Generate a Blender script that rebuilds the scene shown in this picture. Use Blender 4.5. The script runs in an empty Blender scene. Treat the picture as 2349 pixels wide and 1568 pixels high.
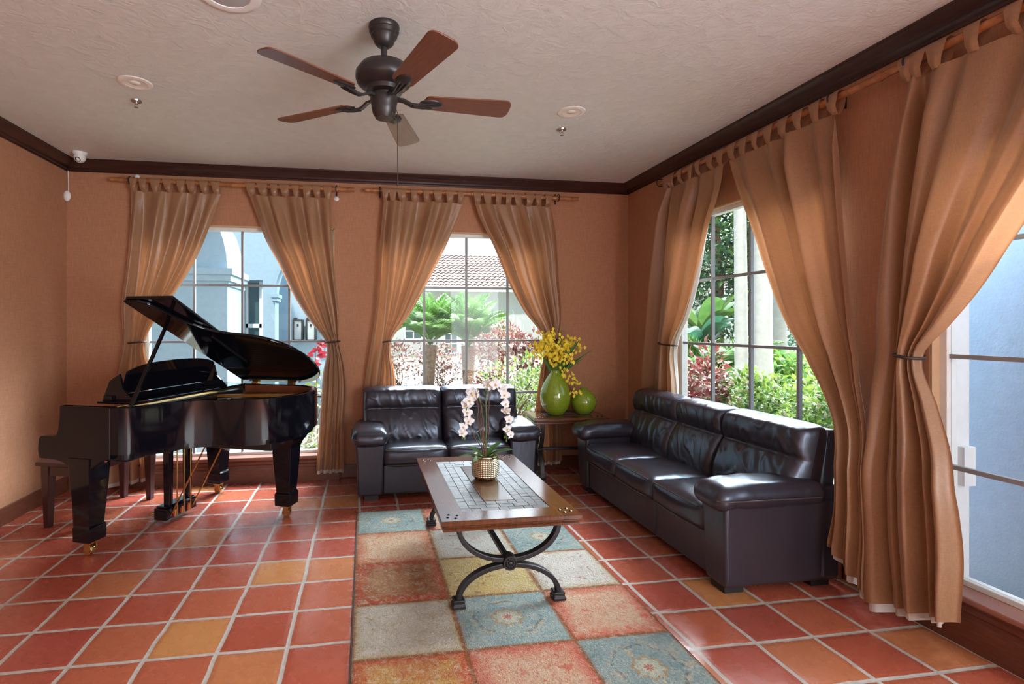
import bpy, bmesh, math, random
import numpy as np
from mathutils import Vector, Matrix, noise

SC = bpy.context.scene
COL = SC.collection
PI = math.pi
rnd = random.Random(7)

# ------------------------------------------------------------------ camera, world, sun, exposure
cd = bpy.data.cameras.new('camera')
cam = bpy.data.objects.new('camera', cd)
COL.objects.link(cam)
cam.location = (0, 0, 1.524)
cam.rotation_euler = (PI / 2, 0, -0.1567)
cd.sensor_fit = 'HORIZONTAL'
cd.sensor_width = 36
cd.lens = 1199.2 / 2349 * 36
cd.shift_x = (1174.5 - 1027.3) / 2349
cd.shift_y = (748.4 - 784) / 2349
cd.clip_start = 0.05
SC.camera = cam

SKY_BASE, SKY_LOBE = 1.6, 55.0
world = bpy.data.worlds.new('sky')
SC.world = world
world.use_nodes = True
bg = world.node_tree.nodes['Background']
# hazy sky: pale at the horizon, plus a high bright lobe added to light the room
wt = world.node_tree
wtc = wt.nodes.new('ShaderNodeTexCoord')
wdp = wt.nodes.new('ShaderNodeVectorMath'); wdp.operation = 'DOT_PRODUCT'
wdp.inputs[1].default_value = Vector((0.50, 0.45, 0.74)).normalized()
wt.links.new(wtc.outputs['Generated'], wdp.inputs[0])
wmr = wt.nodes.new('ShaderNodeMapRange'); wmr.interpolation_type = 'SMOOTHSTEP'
for k_, v_ in ((1, 0.74), (2, 0.96), (3, SKY_BASE), (4, SKY_LOBE)):
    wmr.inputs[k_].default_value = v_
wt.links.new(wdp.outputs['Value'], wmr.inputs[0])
wsp = wt.nodes.new('ShaderNodeSeparateXYZ')
wt.links.new(wtc.outputs['Generated'], wsp.inputs[0])
def wramp(src, lo, hi):
    m = wt.nodes.new('ShaderNodeMapRange'); m.interpolation_type = 'SMOOTHSTEP'
    m.inputs[1].default_value = lo; m.inputs[2].default_value = hi
    wt.links.new(src, m.inputs[0]); return m.outputs[0]
def wmix(f, a, b):
    m = wt.nodes.new('ShaderNodeMix'); m.data_type = 'RGBA'
    wt.links.new(f, m.inputs[0])
    for k_, v_ in ((6, a), (7, b)):
        if isinstance(v_, tuple): m.inputs[k_].default_value = (*v_, 1)
        else: wt.links.new(v_, m.inputs[k_])
    return m.outputs[2]
wc = wmix(wramp(wsp.outputs[2], 0.16, 0.45), (0.62, 0.63, 0.63), (0.60, 0.80, 1.0))
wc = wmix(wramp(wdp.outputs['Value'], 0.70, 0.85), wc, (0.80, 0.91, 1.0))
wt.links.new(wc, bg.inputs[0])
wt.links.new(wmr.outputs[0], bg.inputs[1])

sl = bpy.data.lights.new('sun', 'SUN')
sl.energy = 5.5
sl.angle = 0.05
sl.color = (1, 0.95, 0.86)
sun = bpy.data.objects.new('sun', sl)
COL.objects.link(sun)
sun.rotation_euler = Vector((0.50, 0.80, -1.25)).to_track_quat('-Z', 'Y').to_euler()

def area(name, loc, direction, sx, sy, watts, color):
    l = bpy.data.lights.new(name, 'AREA')
    l.shape = 'RECTANGLE'; l.size = sx; l.size_y = sy; l.energy = watts; l.color = color
    o = bpy.data.objects.new(name, l); COL.objects.link(o)
    o.location = loc; o.rotation_euler = Vector(direction).to_track_quat('-Z', 'Y').to_euler()
    return o
XR_ = 2.86
# added fill lamp behind the camera, standing in for unseen daylight
area('rear_fill', (0.0, -3.4, 1.55), (0, 1, 0.32), 5.2, 2.6, 100, (0.83, 0.93, 1.0))
# second added fill lamp, in the right wall opening, to brighten the left wall
area('side_fill', (XR_ + 0.1, -1.6, 1.45), (-1, 0.65, -0.05), 2.6, 2.1, 260, (0.88, 0.95, 1.0))

SC.view_settings.view_transform = 'Standard'
SC.view_settings.look = 'None'
SC.view_settings.gamma = 1
SC.view_settings.use_curve_mapping = False
SC.view_settings.exposure = 0.17
SC.cycles.max_bounces = 8
SC.cycles.diffuse_bounces = 5
SC.cycles.glossy_bounces = 4
SC.cycles.transparent_max_bounces = 12
SC.cycles.caustics_reflective = False
SC.cycles.caustics_refractive = False
SC.cycles.sample_clamp_indirect = 6
SC.cycles.use_denoising = True

# ------------------------------------------------------------------ materials
class NT:
    def __init__(s, name):
        s.m = bpy.data.materials.new(name)
        s.m.use_nodes = True
        s.t = s.m.node_tree
        s.b = s.t.nodes['Principled BSDF']
        s.out = s.t.nodes['Material Output']
        s.co = None
    def n(s, typ, **kw):
        nd = s.t.nodes.new(typ)
        for k, v in kw.items():
            setattr(nd, k, v)
        return nd
    def l(s, a, b):
        s.t.links.new(a, b)
    def coord(s, which='Object', scale=(1, 1, 1)):
        tc = s.n('ShaderNodeTexCoord')
        mp = s.n('ShaderNodeMapping')
        mp.inputs['Scale'].default_value = scale
        s.l(tc.outputs[which], mp.inputs[0])
        return mp.outputs[0]
    def noise(s, scale, detail=3, rough=0.5, vec=None, dist=0):
        nd = s.n('ShaderNodeTexNoise')
        nd.inputs['Scale'].default_value = scale
        nd.inputs['Detail'].default_value = detail
        nd.inputs['Roughness'].default_value = rough
        nd.inputs['Distortion'].default_value = dist
        s.l(vec if vec is not None else s.coord(), nd.inputs['Vector'])
        return nd.outputs['Fac']
    def ramp(s, fac, stops, interp='LINEAR'):
        r = s.n('ShaderNodeValToRGB')
        r.color_ramp.interpolation = interp
        el = r.color_ramp.elements
        while len(el) < len(stops):
            el.new(0.5)
        for e, (p, c) in zip(el, stops):
            e.position = p
            e.color = (*c, 1) if len(c) == 3 else c
        s.l(fac, r.inputs[0])
        return r.outputs[0]
    def mix(s, fac, a, b, mode='MIX'):
        mx = s.n('ShaderNodeMix', data_type='RGBA', blend_type=mode)
        for i, v in ((0, fac), (6, a), (7, b)):
            if hasattr(v, 'is_linked'):
                s.l(v, mx.inputs[i])
            elif i == 0:
                mx.inputs[0].default_value = v
            else:
                mx.inputs[i].default_value = (*v, 1)
        return mx.outputs[2]
    def math(s, op, a, b=None, clamp=False):
        nd = s.n('ShaderNodeMath', operation=op, use_clamp=clamp)
        for i, v in ((0, a), (1, b)):
            if v is None:
                continue
            if hasattr(v, 'is_linked'):
                s.l(v, nd.inputs[i])
            else:
                nd.inputs[i].default_value = v
        return nd.outputs[0]
    def bump(s, h, strength=0.3, dist=0.01):
        b = s.n('ShaderNodeBump')
        b.inputs['Strength'].default_value = strength
        b.inputs['Distance'].default_value = dist
        s.l(h, b.inputs['Height'])
        s.l(b.outputs[0], s.b.inputs['Normal'])
    def col(s, v):
        if hasattr(v, 'is_linked'):
            s.l(v, s.b.inputs['Base Color'])
        else:
            s.b.inputs['Base Color'].default_value = (*v, 1)
    def set(s, **kw):
        for k, v in kw.items():
            s.b.inputs[k.replace('_', ' ')].default_value = v

def mat(name, c, rough=0.5, metal=0.0, c2=None, scale=8, stretch=(1, 1, 1), bump=None, coat=0, spec=0.5, detail=3):
    t = NT(name)
    t.set(Roughness=rough, Metallic=metal)
    t.b.inputs['Specular IOR Level'].default_value = spec
    t.b.inputs['Coat Weight'].default_value = coat
    t.b.inputs['Coat Roughness'].default_value = 0.05
    if c2 is not None:
        f = t.noise(scale, detail, 0.6, t.coord('Object', stretch))
        t.col(t.ramp(f, [(0.3, c), (0.7, c2)]))
    else:
        f = t.noise(scale * 2, 2, 0.5)
        t.col(t.ramp(f, [(0.2, tuple(x * 0.94 for x in c)), (0.8, tuple(min(1, x * 1.05) for x in c))]))
    if bump:
        t.bump(t.noise(bump[0], 3, 0.6, t.coord('Object', stretch)), bump[1], bump[2])
    return t.m

M = {}
def mk_wall():
    t = NT('wall_grasscloth')
    a = t.noise(1.0, 4, 0.65, t.coord('Object', (160, 160, 14)))
    b = t.noise(1.0, 3, 0.6, t.coord('Object', (14, 14, 220)))
    f = t.math('ADD', t.math('MULTIPLY', a, 0.6), t.math('MULTIPLY', b, 0.4))
    big = t.noise(1.3, 2)
    c = t.ramp(f, [(0.32, (0.33, 0.150, 0.078)), (0.68, (0.49, 0.25, 0.145))])
    t.col(t.mix(t.math('MULTIPLY', big, 0.25), c, (0.45, 0.21, 0.11)))
    t.set(Roughness=0.75)
    t.b.inputs['Specular IOR Level'].default_value = 0.25
    t.bump(f, 0.25, 0.004)
    return t.m
M['wall'] = mk_wall()
def mk_ceiling():
    t = NT('ceiling_knockdown')
    v = t.coord('Object', (1, 1, 1))
    n1 = t.noise(11, 4, 0.6, v, 0.35)
    n2 = t.noise(55, 3, 0.6, v)
    ridge = t.math('SUBTRACT', 1.0, t.math('ABSOLUTE', t.math('MULTIPLY', t.math('SUBTRACT', n1, 0.5), 9.0)), True)
    h = t.math('ADD', t.math('MULTIPLY', ridge, 0.8), t.math('MULTIPLY', n2, 0.35))
    t.col(t.ramp(n1, [(0.3, (0.63, 0.65, 0.635)), (0.7, (0.69, 0.71, 0.695))]))
    t.set(Roughness=0.6)
    t.bump(h, 0.26, 0.006)
    return t.m
M['ceiling'] = mk_ceiling()
TX0, TY0, TP = -1.317, 2.574, 0.3175
def mk_tiles():
    t = NT('terracotta_tiles')
    tc = t.n('ShaderNodeTexCoord')
    wob = t.n('ShaderNodeTexNoise')
    wob.inputs['Scale'].default_value = 4.5
    wob.inputs['Detail'].default_value = 2
    t.l(tc.outputs['Object'], wob.inputs['Vector'])
    vm = t.n('ShaderNodeVectorMath', operation='MULTIPLY_ADD')
    t.l(wob.outputs['Color'], vm.inputs[0])
    vm.inputs[1].default_value = (0.022, 0.022, 0)
    t.l(tc.outputs['Object'], vm.inputs[2])
    sp = t.n('ShaderNodeSeparateXYZ')
    t.l(vm.outputs[0], sp.inputs[0])
    gx = t.math('DIVIDE', t.math('SUBTRACT', sp.outputs[0], TX0 + 0.011), TP)
    gy = t.math('DIVIDE', t.math('SUBTRACT', sp.outputs[1], TY0 + 0.011), TP)
    ix, iy = t.math('FLOOR', gx), t.math('FLOOR', gy)
    fx, fy = t.math('FRACT', gx), t.math('FRACT', gy)
    ex = t.math('MINIMUM', fx, t.math('SUBTRACT', 1.0, fx))
    ey = t.math('MINIMUM', fy, t.math('SUBTRACT', 1.0, fy))
    e = t.math('MINIMUM', ex, ey)
    grout = t.math('LESS_THAN', e, 0.032)
    cb = t.n('ShaderNodeCombineXYZ')
    t.l(ix, cb.inputs[0]); t.l(iy, cb.inputs[1])
    wn = t.n('ShaderNodeTexWhiteNoise', noise_dimensions='2D')
    t.l(cb.outputs[0], wn.inputs['Vector'])
    tile = t.ramp(wn.outputs['Value'], [(0.0, (0.34, 0.062, 0.036)), (0.2, (0.42, 0.092, 0.050)), (0.42, (0.37, 0.068, 0.048)),
                                        (0.62, (0.46, 0.125, 0.060)), (0.8, (0.39, 0.078, 0.05)), (0.92, (0.50, 0.185, 0.075)), (1.0, (0.56, 0.26, 0.085))])
    mott = t.noise(4, 2, 0.5, tc.outputs['Object'])
    tile = t.mix(t.math('MULTIPLY', mott, 0.32), tile, (0.41, 0.105, 0.058))
    edge = t.math('MULTIPLY', t.math('SUBTRACT', 0.13, e, True), 3.0, True)
    tile = t.mix(edge, tile, (0.33, 0.085, 0.05))
    spk = t.noise(70, 2, 0.5, tc.outputs['Object'])
    tile = t.mix(t.math('GREATER_THAN', spk, 0.74), tile, (0.14, 0.05, 0.03))
    gn = t.noise(40, 3, 0.6, tc.outputs['Object'])
    gcol = t.ramp(gn, [(0.3, (0.38, 0.345, 0.30)), (0.65, (0.52, 0.48, 0.43))])
    t.col(t.mix(grout, tile, gcol))
    rn = t.noise(11, 3, 0.6, tc.outputs['Object'])
    r = t.math('ADD', t.math('MULTIPLY', rn, 0.22), 0.16)
    t.l(t.math('ADD', r, t.math('MULTIPLY', grout, 0.4)), t.b.inputs['Roughness'])
    pil = t.math('MULTIPLY', t.math('MINIMUM', e, 0.10), 9.0)
    und = t.noise(9, 3, 0.5, tc.outputs['Object'])
    h = t.math('ADD', pil, t.math('MULTIPLY', und, 0.55))
    t.bump(h, 0.35, 0.008)
    t.b.inputs['Coat Weight'].default_value = 0.25
    t.b.inputs['Coat Roughness'].default_value = 0.18
    return t.m
M['tiles'] = mk_tiles()
M['trim'] = mat('mahogany_trim', (0.030, 0.010, 0.008), 0.38, c2=(0.060, 0.022, 0.016), scale=6, stretch=(1, 1, 14), bump=(20, 0.05, 0.003))
M['base'] = mat('mahogany_base', (0.10, 0.030, 0.017), 0.35, c2=(0.165, 0.055, 0.030), scale=5, stretch=(2, 2, 22))
M['sill'] = mat('sill_wood', (0.26, 0.105, 0.075), 0.35, c2=(0.32, 0.14, 0.10), scale=4)
M['reveal'] = mat('reveal_paint', (0.52, 0.33, 0.19), 0.6)
M['frame'] = mat('window_frame_paint', (0.74, 0.74, 0.72), 0.4)
M['muntin'] = mat('muntin_grey', (0.27, 0.275, 0.28), 0.45)
M['black'] = mat('piano_lacquer', (0.004, 0.004, 0.007), 0.07, spec=0.42)
M['blacksat'] = mat('black_satin', (0.012, 0.010, 0.012), 0.3)
M['benchwood'] = mat('bench_wood', (0.035, 0.012, 0.012), 0.3, c2=(0.055, 0.02, 0.018), scale=5, stretch=(1, 12, 1))
M['rimwood'] = mat('inner_rim_wood', (0.20, 0.055, 0.022), 0.35, c2=(0.28, 0.085, 0.035), scale=5)
M['gold'] = mat('gold_plate', (0.72, 0.42, 0.10), 0.3, 0.8)
M['brass'] = mat('brass', (0.72, 0.50, 0.20), 0.25, 1.0)
M['felt'] = mat('red_felt', (0.45, 0.02, 0.02), 0.9)
M['iron'] = mat('wrought_iron', (0.032, 0.028, 0.030), 0.42, 0.5, bump=(60, 0.15, 0.002))
M['bronze'] = mat('dark_bronze', (0.040, 0.034, 0.034), 0.36, 0.4, bump=(90, 0.08, 0.002))
M['blade'] = mat('fan_blade_walnut', (0.125, 0.042, 0.022), 0.34, c2=(0.185, 0.070, 0.036), scale=4, stretch=(2, 24, 2))
M['white'] = mat('white_plastic', (0.78, 0.78, 0.78), 0.4)
M['offwhite'] = mat('off_white_metal', (0.82, 0.80, 0.76), 0.4)
M['grille'] = mat('grille_grey', (0.42, 0.43, 0.44), 0.6)
M['lens'] = mat('dark_lens', (0.01, 0.01, 0.014), 0.1)
M['chrome'] = mat('chrome', (0.6, 0.6, 0.62), 0.2, 1.0)
M['canwhite'] = mat('can_reflector', (0.80, 0.77, 0.70), 0.35)
M['bulb'] = mat('frosted_bulb', (0.75, 0.73, 0.68), 0.4)
M['bamboo'] = mat('bamboo_rod', (0.22, 0.07, 0.022), 0.32, c2=(0.46, 0.19, 0.065), scale=16, stretch=(1, 1, 1))
M['tabletop'] = mat('table_wood', (0.085, 0.028, 0.013), 0.15, c2=(0.145, 0.050, 0.022), scale=5, stretch=(10, 1.2, 1), spec=0.35)
M['panel'] = mat('table_panel_wood', (0.085, 0.04, 0.02), 0.2, c2=(0.13, 0.06, 0.03), scale=5, stretch=(10, 1, 1), spec=0.35)
def mk_slate():
    t = NT('slate_tiles')
    oi = t.noise(16, 4, 0.65, None, 0.6)
    wn = t.noise(5, 2)
    c = t.ramp(oi, [(0.25, (0.055, 0.06, 0.065)), (0.5, (0.12, 0.125, 0.13)), (0.75, (0.21, 0.20, 0.18))])
    t.col(t.mix(t.math('MULTIPLY', wn, 0.35), c, (0.16, 0.12, 0.09)))
    t.set(Roughness=0.42)
    t.b.inputs['Specular IOR Level'].default_value = 0.3
    t.bump(oi, 0.5, 0.007)
    return t.m
M['slate'] = mk_slate()
M['grout'] = mat('dark_grout', (0.03, 0.028, 0.026), 0.7)
M['stud'] = mat('nail_stud', (0.03, 0.03, 0.035), 0.25, 0.9)
def mk_leather():
    t = NT('dark_brown_leather')
    v = t.coord()
    n = t.noise(3, 2, 0.4, v)
    cr = t.noise(1.0, 2, 0.5, t.coord('Object', (15, 15, 5)))
    t.col(t.ramp(n, [(0.3, (0.021, 0.0165, 0.0225)), (0.7, (0.028, 0.0220, 0.0290))]))
    t.set(Roughness=0.31)
    t.bump(cr, 0.16, 0.012)
    t.b.inputs['Specular IOR Level'].default_value = 0.9
    t.b.inputs['Specular Tint'].default_value = (0.68, 0.80, 1.0, 1)  # blue window reflections put into the specular tint
    return t.m
M['leather'] = mk_leather()
M['piping'] = mat('leather_piping', (0.05, 0.04, 0.04), 0.4)
M['foot'] = mat('sofa_foot', (0.008, 0.007, 0.008), 0.5)
def mk_cloth(name, c1, c2, tc, tw, rough):
    t = NT(name)
    w = t.noise(1, 3, 0.6, t.coord('Object', (240, 240, 30)))
    w2 = t.noise(1, 3, 0.6, t.coord('Object', (40, 40, 300)))
    f = t.math('MULTIPLY', t.math('ADD', w, w2), 0.5)
    c = t.ramp(f, [(0.35, c1), (0.65, c2)])
    t.col(c)
    t.set(Roughness=rough)
    t.b.inputs['Sheen Weight'].default_value = 0.35
    t.b.inputs['Sheen Roughness'].default_value = 0.4
    t.bump(f, 0.12, 0.002)
    tr = t.n('ShaderNodeBsdfTranslucent')
    tr.inputs[0].default_value = (*tc, 1)
    mx = t.n('ShaderNodeMixShader')
    mx.inputs[0].default_value = tw
    t.l(t.b.outputs[0], mx.inputs[1]); t.l(tr.outputs[0], mx.inputs[2])
    t.l(mx.outputs[0], t.out.inputs[0])
    return t.m
M['cloth'] = mk_cloth('curtain_satin', (0.28, 0.150, 0.076), (0.41, 0.232, 0.124), (0.68, 0.285, 0.125), 0.22, 0.36)
M['lining'] = mk_cloth('curtain_lining', (0.72, 0.69, 0.64), (0.80, 0.77, 0.72), (0.85, 0.78, 0.68), 0.50, 0.7)
M['cord'] = mat('tieback_cord', (0.035, 0.02, 0.018), 0.5)
def mk_vase():
    t = NT('green_glaze')
    n = t.noise(90, 3, 0.6)
    b = t.noise(4, 2)
    c = t.ramp(n, [(0.3, (0.15, 0.235, 0.012)), (0.7, (0.27, 0.37, 0.03))])
    t.col(t.mix(t.math('MULTIPLY', b, 0.3), c, (0.13, 0.16, 0.01)))
    t.set(Roughness=0.14)
    t.b.inputs['Coat Weight'].default_value = 0.5
    t.bump(n, 0.06, 0.002)
    return t.m
M['vase'] = mk_vase()
M['yellow'] = mat('yellow_petal', (0.82, 0.60, 0.02), 0.55, c2=(0.90, 0.72, 0.06), scale=30)
M['leaf'] = mat('dark_leaf', (0.035, 0.11, 0.02), 0.35, c2=(0.09, 0.21, 0.03), scale=10)
M['stem'] = mat('green_stem', (0.10, 0.18, 0.04), 0.5)
M['twig'] = mat('bare_twig', (0.15, 0.075, 0.05), 0.7)
M['petal'] = mat('white_petal', (0.80, 0.80, 0.81), 0.5)
M['petalc'] = mat('petal_centre', (0.75, 0.55, 0.20), 0.5)
M['potgold'] = mat('hammered_gold', (0.76, 0.66, 0.46), 0.2, 1.0)
M['soil'] = mat('moss_soil', (0.03, 0.03, 0.02), 0.9)
def mk_glass():
    t = NT('window_glass')
    tr = t.n('ShaderNodeBsdfTransparent')
    tr.inputs[0].default_value = (0.96, 0.97, 0.97, 1)
    gl = t.n('ShaderNodeBsdfGlossy')
    gl.inputs['Roughness'].default_value = 0.0
    lw = t.n('ShaderNodeLayerWeight')
    fr = t.math('ADD', t.math('MULTIPLY', t.math('POWER', lw.outputs['Facing'], 5.0), 0.6), 0.009)
    mx = t.n('ShaderNodeMixShader')
    t.l(fr, mx.inputs[0])
    t.l(tr.outputs[0], mx.inputs[1]); t.l(gl.outputs[0], mx.inputs[2])
    t.l(mx.outputs[0], t.out.inputs[0])
    return t.m
M['glass'] = mk_glass()
M['lampglass'] = M['glass']
# outdoors
M['stucco'] = mat('white_stucco', (0.40, 0.425, 0.43), 0.85, bump=(60, 0.3, 0.01))
M['arcade'] = mat('arcade_stucco', (0.29, 0.385, 0.45), 0.85, bump=(60, 0.3, 0.01))  # blue cast of open shade mixed into the stucco colour
M['stuccoblue'] = mat('pale_blue_stucco', (0.45, 0.60, 0.80), 0.85, bump=(60, 0.3, 0.01))
M['rooftile'] = mat('clay_roof_tile', (0.085, 0.05, 0.045), 0.8, c2=(0.27, 0.19, 0.165), scale=1.6, detail=5)
M['ground'] = mat('garden_ground', (0.17, 0.15, 0.10), 0.95, c2=(0.28, 0.26, 0.20), scale=2)
M['paving'] = mat('pale_paving', (0.38, 0.36, 0.33), 0.9)
M['palmtrunk'] = mat('palm_trunk', (0.16, 0.09, 0.055), 0.9, c2=(0.34, 0.22, 0.15), scale=14, bump=(20, 0.8, 0.05))
M['bark'] = mat('white_bark', (0.36, 0.35, 0.325), 0.85, c2=(0.44, 0.43, 0.41), scale=9, bump=(14, 0.3, 0.02))
M['darkglass'] = mat('house_window_glass', (0.05, 0.09, 0.10), 0.1)
M['lantern'] = mat('lantern_black', (0.012, 0.012, 0.014), 0.4)
def leafmat(name, a, b, tw=0.35):
    t = NT(name)
    f = t.noise(3.5, 3, 0.7)
    c = t.ramp(f, [(0.3, a), (0.7, b)])
    t.col(c)
    t.set(Roughness=0.45)
    tr = t.n('ShaderNodeBsdfTranslucent')
    t.l(c, tr.inputs[0])
    mx = t.n('ShaderNodeMixShader')
    mx.inputs[0].default_value = tw
    t.l(t.b.outputs[0], mx.inputs[1]); t.l(tr.outputs[0], mx.inputs[2])
    t.l(mx.outputs[0], t.out.inputs[0])
    return t.m
M['frond'] = leafmat('palm_frond', (0.10, 0.25, 0.06), (0.25, 0.40, 0.11))
M['lime'] = leafmat('lime_leaf', (0.136, 0.248, 0.031), (0.298, 0.372, 0.074))
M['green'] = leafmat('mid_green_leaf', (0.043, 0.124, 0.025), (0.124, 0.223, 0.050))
M['teal'] = leafmat('blue_green_leaf', (0.022, 0.081, 0.050), (0.062, 0.161, 0.087))  # dark blue-green leaf colour
M['red'] = leafmat('croton_red_leaf', (0.223, 0.028, 0.031), (0.341, 0.087, 0.068))
M['wine'] = leafmat('croton_wine_leaf', (0.105, 0.031, 0.028), (0.223, 0.099, 0.068))
M['pale'] = leafmat('croton_pale_leaf', (0.310, 0.248, 0.155), (0.409, 0.360, 0.248))
M['scarlet'] = leafmat('scarlet_leaf', (0.310, 0.012, 0.025), (0.403, 0.031, 0.043))

# ------------------------------------------------------------------ mesh helpers
class MB:
    def __init__(s):
        s.v = []; s.f = []; s.m = []; s.uv = None
    def add(s, vs, fs, mi=0):
        o = len(s.v)
        s.v.extend([tuple(p) for p in vs])
        for f in fs:
            s.f.append([i + o for i in f]); s.m.append(mi)
        return o
    def box(s, x0, y0, z0, x1, y1, z1, mi=0, X=None):
        vs = [(x, y, z) for z in (z0, z1) for y in (y0, y1) for x in (x0, x1)]
        if X is not None:
            vs = [X @ Vector(p) for p in vs]
        s.add(vs, [(0, 2, 3, 1), (4, 5, 7, 6), (0, 1, 5, 4), (2, 6, 7, 3), (0, 4, 6, 2), (1, 3, 7, 5)], mi)
        return s
    def prism(s, poly, h0, h1, fn=lambda a, b, h: (a, b, h), mi=0):
        n = len(poly)
        vs = [fn(a, b, h0) for a, b in poly] + [fn(a, b, h1) for a, b in poly]
        fs = [list(range(n))[::-1], list(range(n, 2 * n))] + [(i, (i + 1) % n, n + (i + 1) % n, n + i) for i in range(n)]
        s.add(vs, fs, mi)
        return s
    def tube(s, path, r, n=8, mi=0, cap=True, closed=False):
        P = [Vector(p) for p in path]
        R = r if isinstance(r, (list, tuple)) else [r] * len(P)
        k = len(P)
        T = []
        for i in range(k):
            a = P[(i - 1) % k] if closed else P[max(i - 1, 0)]
            b = P[(i + 1) % k] if closed else P[min(i + 1, k - 1)]
            T.append((b - a).normalized())
        up = Vector((0, 0, 1)) if abs(T[0].z) < 0.9 else Vector((1, 0, 0))
        N = (up - T[0] * up.dot(T[0])).normalized()
        vs = []
        for i in range(k):
            N = (N - T[i] * N.dot(T[i])).normalized()
            B = T[i].cross(N)
            for j in range(n):
                a = 2 * PI * j / n
                vs.append(P[i] + (N * math.cos(a) + B * math.sin(a)) * R[i])
        fs = []
        for i in range(k if closed else k - 1):
            for j in range(n):
                i2 = (i + 1) % k
                fs.append((i * n + j, i * n + (j + 1) % n, i2 * n + (j + 1) % n, i2 * n + j))
        if cap and not closed:
            fs.append(list(range(n))[::-1]); fs.append([(k - 1) * n + j for j in range(n)])
        s.add(vs, fs, mi)
        return s
    def bar(s, path, w, t, side, mi=0):
        # flat bar swept along path: w along side vector, t across it
        P = [Vector(p) for p in path]; S = Vector(side).normalized(); vs = []
        k = len(P)
        for i in range(k):
            T = (P[min(i + 1, k - 1)] - P[max(i - 1, 0)]).normalized()
            N = T.cross(S).normalized()
            for a, b in ((-1, -1), (1, -1), (1, 1), (-1, 1)):
                vs.append(P[i] + S * (a * w / 2) + N * (b * t / 2))
        fs = [(i * 4 + j, i * 4 + (j + 1) % 4, i * 4 + 4 + (j + 1) % 4, i * 4 + 4 + j) for i in range(k - 1) for j in range(4)]
        fs += [(3, 2, 1, 0), tuple((k - 1) * 4 + j for j in range(4))]
        s.add(vs, fs, mi)
        return s
    def lathe(s, prof, n=24, c=(0, 0, 0), mi=0, X=None):
        vs = []
        for r, z in prof:
            for j in range(n):
                a = 2 * PI * j / n
                p = Vector((r * math.cos(a), r * math.sin(a), z))
                vs.append((X @ p if X is not None else p) + Vector(c))
        fs = [(i * n + j, i * n + (j + 1) % n, (i + 1) * n + (j + 1) % n, (i + 1) * n + j) for i in range(len(prof) - 1) for j in range(n)]
        if prof[0][0] > 1e-6: fs.append(list(range(n))[::-1])
        if prof[-1][0] > 1e-6: fs.append([(len(prof) - 1) * n + j for j in range(n)])
        s.add(vs, fs, mi)
        return s
    def loft(s, secs, mi=0, c=(0, 0)):
        # square sections (z, halfx, halfy)
        vs = []
        for z, hx, hy in secs:
            vs += [(c[0] - hx, c[1] - hy, z), (c[0] + hx, c[1] - hy, z), (c[0] + hx, c[1] + hy, z), (c[0] - hx, c[1] + hy, z)]
        k = len(secs)
        fs = [(i * 4 + j, i * 4 + (j + 1) % 4, i * 4 + 4 + (j + 1) % 4, i * 4 + 4 + j) for i in range(k - 1) for j in range(4)]
        fs += [(3, 2, 1, 0), tuple((k - 1) * 4 + j for j in range(4))]
        s.add(vs, fs, mi)
        return s
    def grid(s, fn, nu, nv, mi=0, closeu=False):
        o = [fn(i / nu, j / nv) for j in range(nv + 1) for i in range(nu + 1)]
        w = nu + 1
        s.add(o, [(j * w + i, j * w + i + 1, (j + 1) * w + i + 1, (j + 1) * w + i) for j in range(nv) for i in range(nu)], mi)
        return s
    def leaf(s, p, d, up, L, W, mi=0, fold=0.25, bend=0.2):
        p = Vector(p); d = Vector(d).normalized(); up = Vector(up)
        sd = d.cross(up)
        if sd.length < 1e-3: sd = d.cross(Vector((1, 0, 0.3)))
        sd.normalize(); nn = sd.cross(d)
        mid = p + d * L * 0.5 + nn * (bend * L * 0.3)
        tip = p + d * L - nn * (bend * L * 0.5)
        l = p + d * L * 0.45 + sd * W / 2 + nn * fold * W
        r = p + d * L * 0.45 - sd * W / 2 + nn * fold * W
        s.add([p, l, tip, r, mid], [(0, 4, 1), (1, 4, 2), (0, 3, 4), (3, 2, 4)], mi)
    def build(s, name, mats, parent=None, smooth=False, angle=40, bevel=0, seg=2, subsurf=0):
        me = bpy.data.meshes.new(name)
        me.from_pydata(s.v, [], s.f)
        for m in (mats if isinstance(mats, (list, tuple)) else [mats]):
            me.materials.append(M[m] if isinstance(m, str) else m)
        if any(s.m):
            me.polygons.foreach_set('material_index', s.m)
        if s.uv is not None:
            ul = me.uv_layers.new(name='UVMap')
            ul.data.foreach_set('uv', [c for f in s.uv for q in f for c in q])
        bm = bmesh.new(); bm.from_mesh(me)
        bmesh.ops.recalc_face_normals(bm, faces=bm.faces)
        bm.to_mesh(me); bm.free()
        if smooth:
            me.polygons.foreach_set('use_smooth', [True] * len(me.polygons))
            me.set_sharp_from_angle(angle=math.radians(angle))
        me.update()
        o = bpy.data.objects.new(name, me)
        COL.objects.link(o)
        if parent is not None:
            o.parent = parent
        if bevel:
            b = o.modifiers.new('bevel', 'BEVEL')
            b.width = bevel; b.segments = seg; b.limit_method = 'ANGLE'; b.angle_limit = math.radians(35)
            b.harden_normals = False
        if subsurf:
            b = o.modifiers.new('subsurf', 'SUBSURF'); b.levels = subsurf; b.render_levels = subsurf
        return o

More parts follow.
